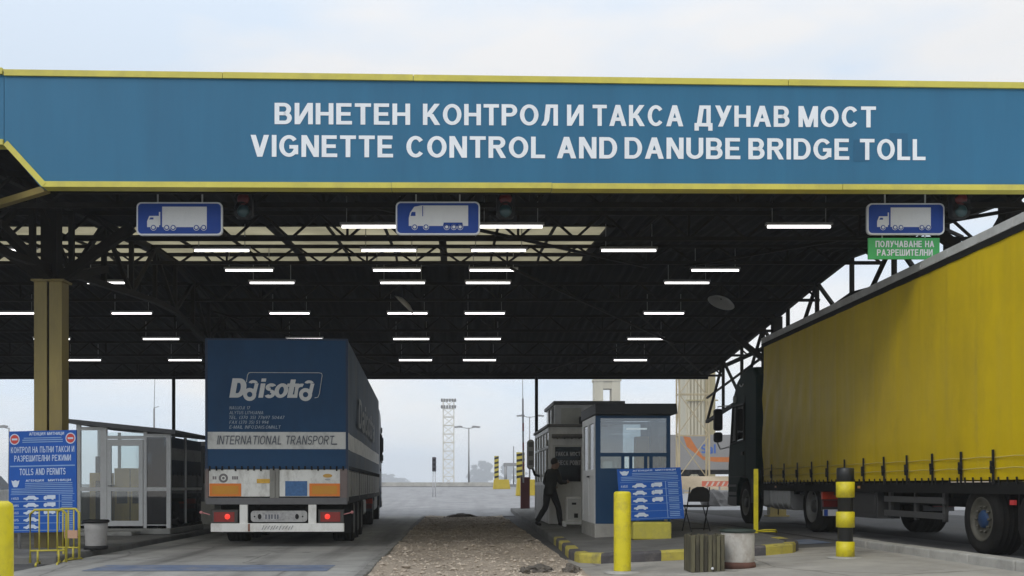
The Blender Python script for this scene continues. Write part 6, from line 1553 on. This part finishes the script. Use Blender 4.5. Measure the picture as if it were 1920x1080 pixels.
def far_rocks():
    y = 41; x = px2x(1345, y); lump('concrete_block', 'dark weathered concrete lump on the road behind the folding chair', 'block', (x, y, gz(x, y) + .05), .62, .4, .55, M('weathered concrete', (.15, .145, .14), .9, var=.3, scale=3), 21)
far_rocks()
def car(loc, rz, paint, label):
    r = thing('parked_car', label, 'car', loc, rz)
    prof = [(-2.1, .35), (-2.15, .8), (-2.0, 1.0), (-1.75, 1.42), (-1.2, 1.5), (.2, 1.48), (.95, 1.02), (1.95, .88), (2.12, .65), (2.08, .3)]
    low = [(-2.1, .35), (-2.15, .8), (-2.02, .98), (.95, 1.0), (1.95, .87), (2.12, .65), (2.08, .3)]
    mb = MB(); n = len(low); secs = [(-.86, .97), (-.8, 1), (.8, 1), (.86, .97)]
    vs = [(x, y_ * s, z) for x, s in secs for y_, z in low]; mb.add(vs, [(k * n + i, k * n + (i + 1) % n, (k + 1) * n + (i + 1) % n, (k + 1) * n + i) for k in range(3) for i in range(n)] + [list(range(n))[::-1], [3 * n + i for i in range(n)]])
    mb.build('body', paint, r, bevel=.05)
    cab = [(-1.98, .985), (-1.75, 1.42), (-1.2, 1.5), (.2, 1.48), (.93, 1.005)]
    mb = MB(); n = 5; vs = [(x * (1 if z < 1.2 else .84), y_, z) for x in (-.78, .78) for y_, z in cab]; mb.add(vs, [list(range(n))[::-1], list(range(n, 2 * n))] + [(i, (i + 1) % n, n + (i + 1) % n, n + i) for i in range(n)]); mb.build('cabin', glass_dark, r)
    mb = MB(); vs = [(x, y_, z) for x in (-.66, .66) for y_, z in ((-1.75, 1.43), (-1.2, 1.512), (.2, 1.49), (.3, 1.44), (.2, 1.45), (-1.7, 1.40))]; mb.add(vs, [list(range(6))[::-1], list(range(6, 12))] + [(i, (i + 1) % 6, 6 + (i + 1) % 6, 6 + i) for i in range(6)]); mb.build('roof', paint, r, bevel=.01)
    for s in (-1, 1):
        for y_ in (-1.35, 1.35): wheel(r, s * .76, y_, .32, .2, s, rim_grey, hub_dark, dish_=.02)
        mb = MB(); mb.box(s * .55, s * .82, -2.17, -2.1, .68, .88); mb.build('tail_light', red_m, r, bevel=.02)
    mb = MB(); mb.box(-.26, .26, -2.165, -2.14, .58, .69); mb.build('number_plate', sign_white, r)
car((px2x(-38, 36), 36, gz(-16, 36)), R(0), white_paint, 'white parked car far behind the nearest yellow bollard at the left edge')

# ---------------------------------------------------------------- hazy trees
leaf_m = M('foliage', (.06, .075, .05), .9, var=.4, scale=1.2)
bark_m = M('bark', (.09, .07, .055), .9)
def tree(px, y, pytop, w_, label, seed, n=2600):
    rnd = random.Random(seed); x = px2x(px, y); z = gz(x, y); h = py2z(pytop, y) - z
    r = thing('tree', label, 'tree', (x, y, z), group='hazy trees beyond the far road')
    mb = MB(); mb.tube([(0, 0, 0), (.1, 0, h * .3), (0, .1, h * .7)], h * .03, 8, r1=h * .01)
    for k in range(9):
        a = rnd.random() * 6.3; zz = h * rnd.uniform(.25, .65); mb.tube([(0, 0, zz), (math.cos(a) * w_ * .25, math.sin(a) * w_ * .25, zz + h * .15), (math.cos(a) * w_ * .4, math.sin(a) * w_ * .4, zz + h * .22)], h * .012, 5, r1=h * .004)
    mb.build('trunk', bark_m, r)
    cl = []
    for k in range(26):
        a = rnd.random() * 6.3; q = rnd.random() ** .6; t = rnd.uniform(.12, .95); rr = w_ / 2 * (1 - .65 * max(0, t - .45)) * q
        cl.append((Vector((rr * math.cos(a), rr * math.sin(a), h * t)), w_ * rnd.uniform(.09, .17)))
    mb = MB()
    for k in range(n):
        c, rad = rnd.choice(cl); d = Vector((rnd.gauss(0, 1), rnd.gauss(0, 1), rnd.gauss(0, .8))).normalized() * rad * rnd.random() ** .4
        p_ = c + d
        if p_.z > h: p_.z = h - rnd.random() * .3
        s_ = w_ * rnd.uniform(.03, .055); u = Vector((rnd.gauss(0, 1), rnd.gauss(0, 1), rnd.gauss(0, 1))).normalized(); v_ = u.orthogonal().normalized()
        mb.add([p_ - u * s_, p_ + v_ * s_ * .6, p_ + u * s_, p_ - v_ * s_ * .6], [(0, 1, 2, 3)])
    mb.build('crown', leaf_m, r)
tree(907, 1400, 865, 33, 'tallest hazy tree left of the striped hazard post', 1, 3600)
tree(893, 1420, 880, 24, 'lower hazy bush at the left foot of the tallest tree', 2, 2400)
tree(956, 1450, 871, 29, 'hazy tree behind the pale road gantry', 3, 3000)
tree(724, 1600, 889, 32, 'small faint tree on the skyline right of the blue trailer', 4, 1800)
tree(745, 1640, 897, 36, 'lowest faint bush on the skyline left of the lattice mast', 5, 1500)
tree(975, 1480, 878, 20, 'hazy tree half hidden by the hazard panel', 6, 1800)

# ---------------------------------------------------------------- haze
def haze(dens):
    mb = MB(); mb.box(-1200, 1200, -60, 1750, -1.2, 48)
    m = bpy.data.materials.new('haze'); m.use_nodes = True; nt = m.node_tree; nt.nodes.clear()
    out = nt.nodes.new('ShaderNodeOutputMaterial'); pv = nt.nodes.new('ShaderNodeVolumePrincipled')
    pv.inputs['Color'].default_value = (.93, .96, 1.0, 1); pv.inputs['Density'].default_value = dens; pv.inputs['Anisotropy'].default_value = .2
    nt.links.new(pv.outputs[0], out.inputs['Volume'])
    tag(mb.build('haze', m), kind='stuff')
haze(.0008)
